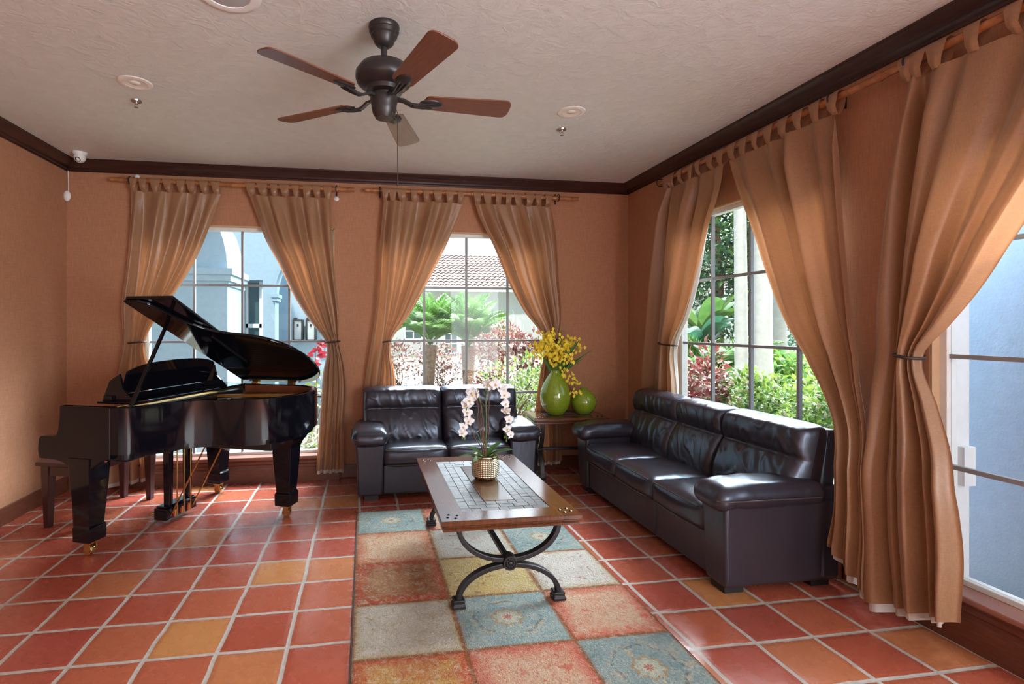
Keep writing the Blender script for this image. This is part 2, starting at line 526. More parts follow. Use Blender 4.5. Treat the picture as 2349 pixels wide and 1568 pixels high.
def thing(name, label, cat, loc=(0, 0, 0), rz=0, group=None):
    o = bpy.data.objects.new(name, None)
    o.empty_display_size = 0.1
    COL.objects.link(o)
    o.location = loc; o.rotation_euler = (0, 0, rz)
    return tag(o, label, cat, group)
def tag(o, label, cat, group=None, kind=None):
    o['label'] = label; o['category'] = cat
    if group: o['group'] = group
    if kind: o['kind'] = kind
    return o
def struct(o):
    o['kind'] = 'structure'
    return o
def link_copy(o, parent, loc=None, M4=None):
    c = o.copy(); COL.objects.link(c); c.parent = parent
    if M4 is not None: c.matrix_local = M4
    if loc is not None: c.location = loc
    return c
def copy_tree(o, parent=None):
    c = o.copy(); COL.objects.link(c); c.parent = parent
    for ch in list(o.children):
        copy_tree(ch, c)
    return c
def curve_at(pts, z):
    # piecewise cubic through (a, z) points, z descending
    P = sorted((q[1], q[0]) for q in pts)
    if z <= P[0][0]: return P[0][1]
    if z >= P[-1][0]:
        return P[-1][1]
    n = len(P)
    for i in range(n - 1):
        if P[i][0] <= z <= P[i + 1][0]:
            h = P[i + 1][0] - P[i][0]
            d = (P[i + 1][1] - P[i][1]) / h
            m0 = d if i == 0 else 0.5 * (d + (P[i][1] - P[i - 1][1]) / (P[i][0] - P[i - 1][0]))
            m1 = d if i == n - 2 else 0.5 * (d + (P[i + 2][1] - P[i + 1][1]) / (P[i + 2][0] - P[i + 1][0]))
            t = (z - P[i][0]) / h
            return ((2 * t**3 - 3 * t**2 + 1) * P[i][1] + (t**3 - 2 * t**2 + t) * h * m0 + (-2 * t**3 + 3 * t**2) * P[i + 1][1] + (t**3 - t**2) * h * m1)
def cushion(sx, sy, sz, r, N=14, puff=(0, 0, 0), wr=0.004, seed=0, freq=(9, 9, 9)):
    """closed rounded pad centred at the origin, softly bulged and creased"""
    hx, hy, hz = sx / 2, sy / 2, sz / 2
    idx = {}; vs = []; fs = []
    def vert(i, j, k):
        key = (i, j, k)
        if key in idx: return idx[key]
        q = Vector((i / N * 2 - 1, j / N * 2 - 1, k / N * 2 - 1))
        q = Vector([math.copysign(abs(c) ** 0.8, c) for c in q])
        p = Vector((q.x * hx, q.y * hy, q.z * hz))
        inner = Vector((max(-hx + r, min(hx - r, p.x)), max(-hy + r, min(hy - r, p.y)), max(-hz + r, min(hz - r, p.z))))
        d = p - inner
        nn = d.normalized() if d.length > 1e-9 else Vector((0, 0, 1))
        p = inner + nn * r
        b = ((1 - q.x**2) * (1 - q.y**2), (1 - q.x**2) * (1 - q.z**2), (1 - q.y**2) * (1 - q.z**2))
        p.z += math.copysign(puff[2], q.z) * b[0] * (abs(q.z) > 0.5)
        p.y += math.copysign(puff[1], q.y) * b[1] * (abs(q.y) > 0.5)
        p.x += math.copysign(puff[0], q.x) * b[2] * (abs(q.x) > 0.5)
        w = noise.noise(Vector((p.x * freq[0] + seed * 3.1, p.y * freq[1] + seed, p.z * freq[2])))
        w += 0.5 * noise.noise(Vector((p.x * freq[0] * 2.3 + seed, p.y * freq[1] * 2.3, p.z * freq[2] * 2.3 + 5)))
        p += nn * w * wr
        idx[key] = len(vs); vs.append(p)
        return idx[key]
    for a in range(N):
        for b in range(N):
            for k in (0, N):
                fs.append((vert(a, b, k), vert(a + 1, b, k), vert(a + 1, b + 1, k), vert(a, b + 1, k)))
                fs.append((vert(a, k, b), vert(a + 1, k, b), vert(a + 1, k, b + 1), vert(a, k, b + 1)))
                fs.append((vert(k, a, b), vert(k, a + 1, b), vert(k, a + 1, b + 1), vert(k, a, b + 1)))
    return vs, fs
def place(vs, loc, rx=0, ry=0, rz=0):
    X = Matrix.Translation(loc) @ Matrix.Rotation(rz, 4, 'Z') @ Matrix.Rotation(ry, 4, 'Y') @ Matrix.Rotation(rx, 4, 'X')
    return [X @ Vector(p) for p in vs]
def arc(c, r, a0, a1, n=20, plane='xz'):
    out = []
    for i in range(n + 1):
        a = a0 + (a1 - a0) * i / n
        u, w = r[0] * math.cos(a), r[1] * math.sin(a)
        out.append((c[0] + u, c[1], c[2] + w) if plane == 'xz' else (c[0] + u, c[1] + w, c[2]))
    return out

# ------------------------------------------------------------------ room shell
XL, XR, YB, YF, HC = -2.755, 2.86, 5.38, -3.5, 3.07
TH = 0.14
Z0, Z1 = 0.25, 2.51                       # window opening
WX = [(-2.105, -0.305), (0.16, 1.96)]     # openings in the back wall (x)
WY = [(2.80, 4.51), (0.465, 2.265)]        # openings in the right wall (y)

struct(MB().box(XL - 0.3, YF, -0.12, XR + 0.3, YB + 0.3, 0).build('floor', 'tiles'))
struct(MB().box(XL - 0.2, YF - 0.2, HC, XR + 0.2, YB + 0.2, HC + 0.25).build('ceiling', 'ceiling'))
def skin(b):
    # outside faces are pale stucco
    for i, f in enumerate(b.f):
        P = [b.v[k] for k in f]
        if all(abs(p[1] - YB - TH) < 1e-6 for p in P) or all(abs(p[0] - XR - TH) < 1e-6 for p in P): b.m[i] = 1
b = MB()
b.box(XL - TH, YB, 0, XR + TH, YB + TH, Z0).box(XL - TH, YB, Z1, XR + TH, YB + TH, HC)
xs = [XL - TH] + [e for w in WX for e in w] + [XR + TH]
for i in range(0, len(xs), 2):
    b.box(xs[i], YB, Z0, xs[i + 1], YB + TH, Z1)
skin(b); struct(b.build('wall_back', ['wall', 'stucco']))
b = MB()
b.box(XR, YF, 0, XR + TH, YB, Z0).box(XR, YF, Z1, XR + TH, YB, HC)
ys = [YF, -3.1, -0.15] + sorted(e for w in WY for e in w) + [YB]  # first gap is an unseen opening added to let light in
for i in range(0, len(ys), 2):
    b.box(XR, ys[i], Z0, XR + TH, ys[i + 1], Z1)
skin(b); struct(b.build('wall_right', ['wall', 'stucco']))
struct(MB().box(XL - TH, YF, 0, XL, YB, HC).build('wall_left', 'wall'))
struct(MB().box(XL - TH, YF - TH, 0, XR + TH, YF, HC).build('wall_front', 'wall'))

def crown(name, pts):
    # moulding profile (drop below ceiling, distance out from wall)
    prof = [(0.0, 0.105), (0.012, 0.105), (0.018, 0.096), (0.034, 0.085), (0.055, 0.055), (0.068, 0.03), (0.078, 0.026), (0.085, 0.014), (0.098, 0.012), (0.098, 0.0), (0.0, 0.0)]
    b = MB(); vs = []
    for fn in pts:
        vs += [fn(d, h) for h, d in prof]
    n = len(prof)
    b.add(vs, [(i, (i + 1) % n, n + (i + 1) % n, n + i) for i in range(n)] + [list(range(n)), list(range(n, 2 * n))])
    return struct(b.build(name, 'trim', smooth=True, angle=50))
crown('trim_1', [lambda d, h: (XL + d, YB - d, HC - h), lambda d, h: (XR - d, YB - d, HC - h)])
crown('trim_2', [lambda d, h: (XR - d, YB - d, HC - h), lambda d, h: (XR - d, YF, HC - h)])
crown('trim_3', [lambda d, h: (XL + d, YB - d, HC - h), lambda d, h: (XL + d, YF, HC - h)])
# baseboards
def base(name, x0, y0, x1, y1, h=0.135):
    return struct(MB().box(x0, y0, 0, x1, y1, h).build(name, 'base', bevel=0.006))
base('baseboard_left', XL, YF, XL + 0.018, YB)
b = MB()
for x0, x1 in ((XL + 0.018, WX[0][0] - 0.06), (WX[0][1] + 0.06, WX[1][0] - 0.06), (WX[1][1] + 0.06, XR - 0.018)):
    b.box(x0, YB - 0.018, 0, x1, YB, 0.135)
struct(b.build('baseboard_back', 'base', bevel=0.006))
b = MB()
for y0, y1 in ((YF, WY[1][0] - 0.06), (WY[1][1] + 0.06, WY[0][0] - 0.06), (WY[0][1] + 0.06, YB)):
    b.box(XR - 0.018, y0, 0, XR, y1, 0.135)
struct(b.build('baseboard_right', 'base', bevel=0.006))

def window(name, a0, a1, W, mun=None):
    """W maps (along, depth outwards from wall face, z) to the world"""
    root = bpy.data.objects.new(name, None); COL.objects.link(root); struct(root)
    def bx(b, s0, d0, z0, s1, d1, z1):
        b.prism([(s0, d0), (s1, d0), (s1, d1), (s0, d1)], z0, z1, fn=W)
    b = MB(); f = 0.045
    bx(b, a0, 0.05, Z0, a1, 0.11, Z0 + 0.03); bx(b, a0, 0.05, Z1 - f, a1, 0.11, Z1)
    bx(b, a0, 0.05, Z0 + 0.03, a0 + f, 0.11, Z1 - f); bx(b, a1 - f, 0.05, Z0 + 0.03, a1, 0.11, Z1 - f)
    b.build('window_frame', 'frame', root, bevel=0.004)
    b = MB()
    for k in (1, 2, 3):
        a = mun[k - 1] if mun else a0 + (a1 - a0) * k / 4
        bx(b, a - 0.011, 0.062, Z0 + 0.03, a + 0.011, 0.088, Z1 - f)
        z = 0.257 + 0.558 * k
        bx(b, a0 + f, 0.063, z - 0.011, a1 - f, 0.087, z + 0.011)
    b.build('muntin_bars', 'muntin', root)
    b = MB(); bx(b, a0 + f, 0.073, Z0 + 0.03, a1 - f, 0.077, Z1 - f)
    b.build('glass', 'glass', root)
    b = MB(); bx(b, a0, 0.001, Z1 - 0.012, a1, 0.05, Z1)
    bx(b, a0, 0.001, Z0, a0 + 0.012, 0.05, Z1); bx(b, a1 - 0.012, 0.001, Z0, a1, 0.05, Z1)
    b.build('reveal', 'reveal', root)
    b = MB()
    bx(b, a0 - 0.07, -0.075, Z0 - 0.028, a1 + 0.07, 0.05, Z0 + 0.002)
    b.build('sill', 'sill', root, bevel=0.008)
    return root
fB = lambda a, d, z: (a, YB + d, z)
fR = lambda a, d, z: (XR + d, a, z)
window('window_1', *WX[0], fB); window('window_2', *WX[1], fB)
window('window_3', *WY[0], fR, (3.158, 3.61, 4.06)); w4 = window('window_4', *WY[1], fR)
def apron(name, a0, a1, W):
    b = MB()
    prof = [(0, 0), (-0.05, 0), (-0.05, 0.13), (-0.042, 0.14), (-0.042, 0.165), (-0.052, 0.175), (-0.052, 0.20), (-0.062, 0.215), (-0.062, Z0 - 0.028), (0, Z0 - 0.028)]
    n = len(prof)
    b.add([W(a, d, z) for a in (a0 - 0.05, a1 + 0.05) for d, z in prof], [(i, (i + 1) % n, n + (i + 1) % n, n + i) for i in range(n)] + [list(range(n)), list(range(n, 2 * n))])
    return struct(b.build(name, 'base'))
apron('trim_4', *WX[0], fB); apron('trim_5', *WX[1], fB); apron('trim_6', *WY[0], fR); apron('trim_7', *WY[1], fR)

# ------------------------------------------------------------------ grand piano (local x = towards the tail, y = towards the bass side)
def piano():
    root = thing('grand_piano', 'glossy black baby grand piano with its lid propped open before the window', 'piano', (-1.821, 3.835, 0), math.atan2(-0.370, 0.929))
    VN, VF = -0.08, 1.42
    curve = [(0.30, VN), (0.345, -0.055), (0.375, 0.0), (0.40, 0.09), (0.435, 0.20), (0.50, 0.31), (0.585, 0.385), (0.68, 0.425), (0.78, 0.445), (0.88, 0.475), (0.97, 0.535), (1.04, 0.625),
             (1.085, 0.74), (1.105, 0.87), (1.10, 1.00), (1.075, 1.13), (1.025, 1.25), (0.95, 1.34), (0.86, 1.395), (0.75, VF)]
    # smooth the plan curve
    def smooth(pts, it=2):
        for _ in range(it):
            q = [pts[0]]
            for p, r in zip(pts, pts[1:]):
                q += [(p[0] * .75 + r[0] * .25, p[1] * .75 + r[1] * .25), (p[0] * .25 + r[0] * .75, p[1] * .25 + r[1] * .75)]
            q.append(pts[-1]); pts = q
        return pts
    cv = smooth(curve)
    def offs(pts, d):
        out = []
        for i, p in enumerate(pts):
            a, b_ = pts[max(i - 1, 0)], pts[min(i + 1, len(pts) - 1)]
            t = Vector((b_[0] - a[0], b_[1] - a[1])).normalized()
            out.append((p[0] - t.y * d, p[1] + t.x * d))
        return out
    outer = [(-0.158, VN)] + cv + [(-0.158, VF)]
    inner = [(-0.158, VN + 0.045)] + offs(cv, 0.042) + [(-0.158, VF - 0.045)]
    b = MB()
    n = len(outer); zb, zt = 0.695, 1.0
    vs = []
    for pts, zz in ((outer, (zb, zb + 0.006, zt - 0.008, zt)), (inner, (zt, zt - 0.008, zb))):
        pass
    rings = [[(p[0], p[1], z) for p in pts] for pts, z in ((inner, zb), (outer, zb), (outer, zt - 0.006), (offs(outer, 0.006), zt), (offs(inner, -0.006), zt), (inner, zt - 0.01))]
    for r in rings: vs += r
    k = len(rings)
    fs = [(j * n + i, j * n + i + 1, (j + 1) * n + i + 1, (j + 1) * n + i) for j in range(k - 1) for i in range(n - 1)]
    fs += [tuple(j * n for j in range(k)), tuple(j * n + n - 1 for j in range(k))]
    b.add(vs, fs)
    rim = b.build('rim', 'black', root, smooth=True, angle=35)
    b = MB(); lin = offs(inner, 0.001)
    b.add([(p[0], p[1], z) for z in (0.90, 0.992) for p in lin], [(i, i + 1, n + i + 1, n + i) for i in range(n - 1)])
    b.build('rim_lining', 'rimwood', rim, smooth=True)
    # bottom moulding of the rim towards the tail and underside
    b = MB(); o2 = offs(outer, 0.03); m = n
    b.prism(o2, 0.655, 0.698)
    b.build('underframe', 'black', root, bevel=0.008)
    b = MB()
    for x0, x1, y0, y1 in ((0.10, 0.98, 0.60, 0.70), (0.10, 0.90, 0.95, 1.05), (0.1, 0.2, 0.1, 1.3)):
        b.box(x0, y0, 0.60, x1, y1, 0.66)
    b.build('beam', 'blacksat', root, bevel=0.005)
    # iron plate, struts, strings
    b = MB(); b.prism(offs(inner, 0.004), 0.905, 0.925)
    plate = b.build('iron_plate', 'gold', root)
    b = MB()
    for y0, y1, xe in ((0.28, 0.62, 0.62), (0.62, 0.90, 0.98), (0.95, 1.15, 0.95), (0.12, 0.30, 0.42)):
        b.bar([(0.22, y0, 0.945), (xe, y1, 0.945)], 0.022, 0.035, (0, 0, 1))
    b.build('strut', 'gold', plate)
    b = MB()
    for i in range(46):
        y = 0.08 + i * 0.027
        xe = min(0.95, 0.36 + max(0, (y - 0.05)) * 0.62)
        b.tube([(0.22, y, 0.935), (xe, y + 0.05, 0.935)], 0.0012, 4)
    so = b.build('strings', 'brass', plate)
    b = MB(); b.box(0.20, 0.0, 0.92, 0.27, 1.30, 0.965)
    b.build('damper_rail', 'blacksat', root, bevel=0.006)
    # cheeks
    poly = [(-0.327, 0.644), (-0.338, 0.70), (-0.332, 0.775), (-0.318, 0.792), (-0.215, 0.796), (-0.188, 0.808), (-0.172, 0.84), (-0.164, 0.90), (-0.158, 0.96), (-0.158, 1.0), (0.24, 1.0), (0.24, 0.66), (0.19, 0.65), (0.15, 0.625), (0.11, 0.60), (0.085, 0.58),
            (-0.075, 0.58), (-0.10, 0.605), (-0.14, 0.628), (-0.20, 0.640)]
    for y0, y1 in ((VN - 0.004, VN + 0.06), (VF - 0.06, VF + 0.004)):
        b = MB(); b.prism(poly, y0, y1, fn=lambda a, c, h: (a, h, c))
        b.build('cheek', 'black', root, bevel=0.008, seg=3)
    b = MB(); b.box(-0.31, VN + 0.06, 0.63, 0.10, VF - 0.06, 0.70)
    b.build('key_bed', 'black', root, bevel=0.006)
    b = MB(); b.box(-0.318, VN + 0.06, 0.70, -0.295, VF - 0.06, 0.735)
    b.build('key_slip', 'black', root, bevel=0.004)
    # closed fallboard
    poly = [(-0.29, 0.738), (-0.29, 0.752), (-0.15, 0.765), (-0.11, 0.80), (-0.10, 0.93), (-0.085, 0.935), (-0.085, 0.70), (-0.29, 0.70)]
    b = MB(); b.prism(poly, VN + 0.062, VF - 0.062, fn=lambda a, c, h: (a, h, c))
    b.build('fallboard', 'black', root, bevel=0.004)
    # music desk
    desk = MB()
    top = []
    for i in range(25):
        y = 0.14 + 0.92 * i / 24; q = (i - 12) / 12
        top.append((y, 1.243 + 0.03 * (1 - q * q) - 0.03 * abs(q) ** 6))
    bot = [(0.16, 1.055), (1.04, 1.055)]
    pol = top + [(1.045, 1.18), (1.03, 1.12), bot[1], bot[0], (0.15, 1.12), (0.145, 1.18)][0:0] + [(1.055, 1.16), bot[1], bot[0], (0.145, 1.16)]
    lean = lambda y, z, h: (0.06 + (z - 1.0) * 0.42 + h, y, z)
    desk.prism(pol, 0, 0.016, fn=lean)
    md = desk.build('music_desk', 'black', root, bevel=0.004)
    b = MB(); b.box(0.0, 0.05, 1.0, 0.30, 1.26, 1.014); b.box(0.02, 0.08, 1.012, 0.09, 1.2, 1.05)
    b.prism([(-0.01, 1.012), (0.05, 1.15), (0.135, 1.2), (0.16, 1.10), (0.26, 1.012)], 0.10, 0.118, fn=lambda a, c, h: (a, h, c))
    b.prism([(-0.01, 1.012), (0.05, 1.15), (0.135, 1.2), (0.16, 1.10), (0.26, 1.012)], 1.082, 1.10, fn=lambda a, c, h: (a, h, c))
    b.build('desk_support', 'black', md, bevel=0.004)
    # lid
    th = math.radians(26.3); cs, sn = math.cos(th), math.sin(th)
    L = lambda u, d, h: (u, VF - cs * d + sn * h, 1.018 + sn * d + cs * h)
    edge = offs(cv, -0.014)
    lidp = [(0.20, 0.0), (0.20, VF - VN + 0.014)] + [(p[0], VF - p[1]) for p in edge[1:-1]] + [(0.75, 0.0)]
    lidp = [p for p in lidp]
    b = MB(); b.prism(lidp, 0.0, 0.022, fn=L)
    lid = b.build('lid', 'black', root, bevel=0.006, seg=3)
    b = MB(); b.prism([(0.205, 0.0), (0.205, 1.514), (0.575, 1.514), (0.575, 0.0)], 0.0245, 0.046, fn=L)
    b.build('lid_flap', 'black', lid, bevel=0.006, seg=3)
    for u in (0.30, 0.66):
        b = MB()
        b.prism([(u, -0.02), (u + 0.06, -0.02), (u + 0.06, 0.03), (u, 0.03)], -0.006, 0.0, fn=L)
        b.box(u, VF - 0.03, 0.995, u + 0.06, VF + 0.006, 1.02)
        b.build('hinge', 'brass', lid)
    b = MB(); b.prism([(0.52, 0.50), (0.535, 0.50), (0.535, 0.98), (0.52, 0.98)], -0.012, 0.0, fn=L)
    b.prism([(0.42, 0.90), (0.47, 0.90), (0.47, 0.96), (0.42, 0.96)], -0.01, 0.0, fn=L)
    b.build('prop_cup', 'blacksat', lid)
    b = MB(); tp = L(0.255, 1.15, -0.002)
    b.bar([(0.345, -0.035, 0.985), tp], 0.026, 0.016, (1, 0, 0))
    pr = b.build('lid_prop', 'black', root, bevel=0.003)
    # legs with casters
    def leg(x, y, top=0.66, flare=0.13):
        b = MB()
        b.loft([(0.195, 0.068, 0.068), (0.21, 0.058, 0.058), (0.50, 0.078, 0.078), (0.56, 0.080, 0.080), (0.60, 0.080 + (flare - 0.08) * 0.3, 0.080 + (flare - 0.08) * 0.3), (0.63, 0.08 + (flare - 0.08) * 0.7, 0.08 + (flare - 0.08) * 0.7), (top, flare, flare)], c=(x, y))
        b.loft([(0.10, 0.062, 0.062), (0.105, 0.066, 0.066), (0.185, 0.068, 0.068), (0.197, 0.068, 0.068)], c=(x, y))
        lg = b.build('leg', 'black', root, bevel=0.005)
        b = MB(); b.box(x - 0.036, y - 0.028, 0.082, x + 0.036, y + 0.028, 0.102)
        for s_ in (-1, 1): b.box(x - 0.016, y + s_ * 0.026 - 0.004, 0.025, x + 0.028, y + s_ * 0.026 + 0.004, 0.09)
        X = Matrix.Rotation(PI / 2, 4, 'X')
        b.lathe([(0.001, -0.018), (0.030, -0.018), (0.034, -0.012), (0.034, 0.012), (0.030, 0.018), (0.001, 0.018)], 20, (x, y, 0.034), X=X)
        b.build('caster', 'brass', lg, smooth=True)
    leg(0.005, -0.008, flare=0.086); leg(0.005, 1.318, flare=0.086); leg(0.925, 0.915)
    # pedal lyre
    b = MB()
    for y in (0.59, 0.80):
        b.loft([(0.14, 0.024, 0.022), (0.60, 0.028, 0.026)], c=(0.10, y))
    b.box(0.06, 0.55, 0.55, 0.14, 0.84, 0.575); b.box(0.05, 0.56, 0.58, 0.15, 0.83, 0.64)
    ly = b.build('lyre', 'black', root, bevel=0.004)
    b = MB(); b.box(0.02, 0.53, 0.035, 0.135, 0.865, 0.125)
    b.box(0.03, 0.54, 0.125, 0.125, 0.855, 0.14)
    b.build('pedal_box', 'black', ly, bevel=0.008)
    for y in (0.62, 0.695, 0.77):
        b = MB(); b.tube([(0.14, y, 0.05), (0.05, y, 0.055), (-0.05, y, 0.05), (-0.10, y, 0.04)], [0.008, 0.009, 0.012, 0.010], 8)
        b.box(0.134, y - 0.012, 0.045, 0.142, y + 0.012, 0.10)
        b.build('pedal', 'brass', ly, smooth=True)
        b = MB(); b.tube([(0.155, y, 0.05), (0.155, y, 0.62)], 0.005, 8)
        b.build('pedal_rod', 'brass', ly, smooth=True)
        b = MB(); b.box(0.136, y - 0.02, 0.05, 0.139, y - 0.012, 0.09)
        b.build('felt_pad', 'felt', ly)
    for y in (0.58, 0.82):
        b = MB(); b.tube([(0.13, y, 0.06), (0.50, y - 0.06, 0.66)], 0.006, 8)
        b.build('lyre_brace', 'brass', ly, smooth=True)
piano()

# piano bench
def bench():
    a = math.atan2(0.69, 0.26)
    root = thing('piano_bench', 'dark wooden piano bench tucked under the keyboard end of the piano', 'bench', (-2.13, 4.69, 0), a)
    b = MB(); b.box(-0.42, -0.19, 0.475, 0.42, 0.19, 0.505)
    b.build('seat', 'benchwood', root, bevel=0.008)
    b = MB(); b.box(-0.38, -0.15, 0.40, 0.38, 0.15, 0.475)
    b.build('apron', 'benchwood', root)
    for sx in (-1, 1):
        for sy in (-1, 1):
            b = MB(); b.loft([(0, 0.022, 0.022), (0.40, 0.034, 0.034), (0.47, 0.034, 0.034)], c=(sx * 0.355, sy * 0.135))
            b.build('leg', 'benchwood', root, bevel=0.004)
bench()

# ------------------------------------------------------------------ sofas
def sofa(name, label, cat, loc, rz, W, aw, n, D, group=None):
    root = thing(name, label, cat, loc, rz, group)
    h = W / 2; sw = W / n
    for i in range(n):
        x0 = -h + i * sw
        b = MB(); b.box(x0 + 0.0008, 0.03, 0.06, x0 + sw - 0.0008, 0.06, 0.30)
        b.build('front_panel', 'leather', root, bevel=0.006)
    b = MB(); b.box(-h, 0.06, 0.06, h, D - 0.06, 0.28)
    b.build('base', 'leather', root)
    for i in range(n):
        xc = -h + (i + 0.5) * sw
        vs, fs = cushion(sw + 0.004, D - 0.17, 0.165, 0.045, 16, (0.004, 0.02, 0.022), 0.006, i + 3 * n, (8, 14, 8))
        b = MB(); b.add(place(vs, (xc, (D - 0.17) / 2 - 0.005, 0.375)), fs)
        c = b.build('seat_cushion', 'leather', root, smooth=True, angle=80)
        b = MB()
        pts = [(xc + sw * q, -0.008 - 0.018 * (1 - (2 * q) ** 2), 0.440 + 0.012 * (1 - (2 * q) ** 2)) for q in np.linspace(-0.46, 0.46, 12)]
        b.tube(pts, 0.0045, 6)
        pts = [(p[0], p[1] + 0.008, 0.312) for p in pts]
        b.tube(pts, 0.004, 6)
        b.build('piping', 'piping', c, smooth=True)
        # back cushion: lumbar bulge, crease, headrest roll; the end ones run out over the arms
        x0, x1 = xc - sw / 2 - 0.002, xc + sw / 2 + 0.002
        if i == 0: x0 -= aw * 0.78
        if i == n - 1: x1 += aw * 0.78
        Hc, tl = 0.565, math.radians(13)
        prof = []
        for k in range(37):
            q = k / 36
            if q < 0.62: f = 0.092 + 0.050 * math.sin(PI * (q / 0.62) ** 0.85) ** 0.8
            else: f = 0.092 + 0.044 * math.sin(PI * min(1, (q - 0.62) / 0.40)) ** 0.7 - 0.10 * max(0, (q - 0.90) / 0.10) ** 2
            if abs(q - 0.62) < 0.03: f -= 0.008 * (1 - abs(q - 0.62) / 0.03)
            prof.append((-f, Hc * q))
        prof += [(0.03, Hc * 0.995), (0.075, Hc * 0.97), (0.11, Hc * 0.88), (0.12, Hc * 0.4), (0.12, 0.0)]
        m_ = len(prof)
        def bc(u, v, x0=x0, x1=x1, prof=prof, sd=i * 3 + n):
            f_ = v * m_; k = int(f_) % m_; g_ = f_ - int(f_)
            y = prof[k][0] * (1 - g_) + prof[(k + 1) % m_][0] * g_; z = prof[k][1] * (1 - g_) + prof[(k + 1) % m_][1] * g_
            e = abs(2 * u - 1)
            ed = (1 - e ** 14) ** 0.5
            x = x0 + (x1 - x0) * u
            big = noise.noise((x * 5 + sd, z * 4, 1.0)) * 0.008
            cz = (noise.noise((x * 17 + z * 9 + sd, z * 7 - x * 4, 4.0)) * 0.004 - 0.007 * max(0, 1 - 5.5 * abs(noise.noise((x * 11 + z * 6 + sd, z * 4 - x * 3, 7.0)))) ) * max(0, min(1, -y / 0.06))
            ty = (-0.01 + (y + 0.01) * ed) + big * ed + cz * ed
            tz = z - 0.018 * (1 - ed) * max(0, z / Hc - 0.5) * 2 - 0.012 * e ** 6 * (z / Hc) + noise.noise((x * 9, sd, 2)) * 0.004 * (z / Hc)
            return (x, D - 0.235 + ty * math.cos(tl) + tz * math.sin(tl), 0.395 + tz * math.cos(tl) - ty * math.sin(tl) * 0.6)
        b = MB(); b.grid(bc, 64, m_ * 2)
        b.build('back_cushion', 'leather', root, smooth=True, angle=80)
    b = MB(); X = Matrix.Translation((0, D - 0.11, 0.06)) @ Matrix.Rotation(math.radians(-7), 4, 'X')
    b.box(-h - aw * 0.74, -0.075, 0.0, h + aw * 0.74, 0.03, 0.855, X=X)
    b.box(-h - aw, D - 0.16, 0.06, h + aw, D - 0.035, 0.60)
    b.build('back_panel', 'leather', root, bevel=0.02, seg=3)
    for s_ in (-1, 1):
        xc = s_ * (h + aw / 2)
        b = MB()
        secs = [(0.045, aw / 2 - 0.012), (0.10, aw / 2 - 0.006), (0.35, aw / 2), (0.53, aw / 2 + 0.012)]
        vs = []
        for z, hx in secs:
            f = 0.0 + 0.03 * (0.53 - z)
            vs += [(xc - hx, f, z), (xc + hx, f, z), (xc + hx, D - 0.04, z), (xc - hx, D - 0.04, z)]
        b.add(vs, [(i * 4 + j, i * 4 + (j + 1) % 4, i * 4 + 4 + (j + 1) % 4, i * 4 + 4 + j) for i in range(3) for j in range(4)] + [(3, 2, 1, 0), (12, 13, 14, 15)])
        am = b.build('arm', 'leather', root, bevel=0.02, seg=4, smooth=True, angle=80)
        vs, fs = cushion(aw + 0.075, D - 0.08, 0.135, 0.060, 20, (0.0, 0.01, 0.018), 0.006, s_ + 9 + n, (10, 16, 8))
        out = []
        for p in vs:
            t = (p.y + D / 2) / D
            z = p.z - 0.02 * max(0, 0.25 - t) / 0.25
            out.append((p.x * (1 - 0.10 * max(0, t - 0.4)), p.y, z))
        b = MB(); b.add(place(out, (xc, (D - 0.08) / 2 - 0.05, 0.560)), fs)
        ap = b.build('armrest', 'leather', am, smooth=True, angle=80)
        b = MB()
        hx = aw / 2 + 0.045
        pts = [(xc - s_ * hx * 0.70, -0.048, 0.552), (xc + s_ * hx * 0.75, -0.050, 0.552), (xc + s_ * (hx - 0.004), -0.01, 0.553)] + [(xc + s_ * (hx + 0.002), y, 0.554) for y in np.linspace(0.06, D - 0.20, 8)]
        b.tube(pts, 0.004, 6)
        b.build('piping', 'piping', ap, smooth=True)
    for sx in (-1, 1):
        for y in (0.10, D - 0.12):
            x = sx * (h + aw * 0.45)
            b = MB(); b.box(x - 0.06, y - 0.06, 0, x + 0.06, y + 0.06, 0.05)
            b.build('foot', 'foot', root)
    return root
sofa('loveseat', 'two-seat dark brown leather loveseat under the middle window', 'sofa', (0.735, 4.585, 0), 0, 1.15, 0.235, 2, 0.665)
sofa('sofa', 'three-seat dark brown leather sofa under the right-hand garden window', 'sofa', (1.985, 3.68, 0), -PI / 2, 1.66, 0.20, 3, 0.78)

# ------------------------------------------------------------------ rug
RUGC = {'teal': ((0.20, 0.31, 0.32), (0.32, 0.40, 0.38), (0.55, 0.42, 0.26)), 'tan': ((0.58, 0.36, 0.22), (0.62, 0.43, 0.29), (0.52, 0.14, 0.07)), 'white': ((0.56, 0.52, 0.45), (0.64, 0.60, 0.54), (0.40, 0.12, 0.09)),
        'redbrown': ((0.30, 0.11, 0.05), (0.44, 0.24, 0.12), (0.46, 0.06, 0.035)), 'yellow': ((0.60, 0.42, 0.15), (0.62, 0.48, 0.24), (0.33, 0.15, 0.06)), 'grey': ((0.47, 0.43, 0.35), (0.58, 0.54, 0.46), (0.38, 0.28, 0.12)),
        'coral': ((0.60, 0.30, 0.19), (0.63, 0.42, 0.28), (0.56, 0.10, 0.065)), 'ochre': ((0.55, 0.36, 0.10), (0.48, 0.16, 0.07), (0.50, 0.07, 0.04))}
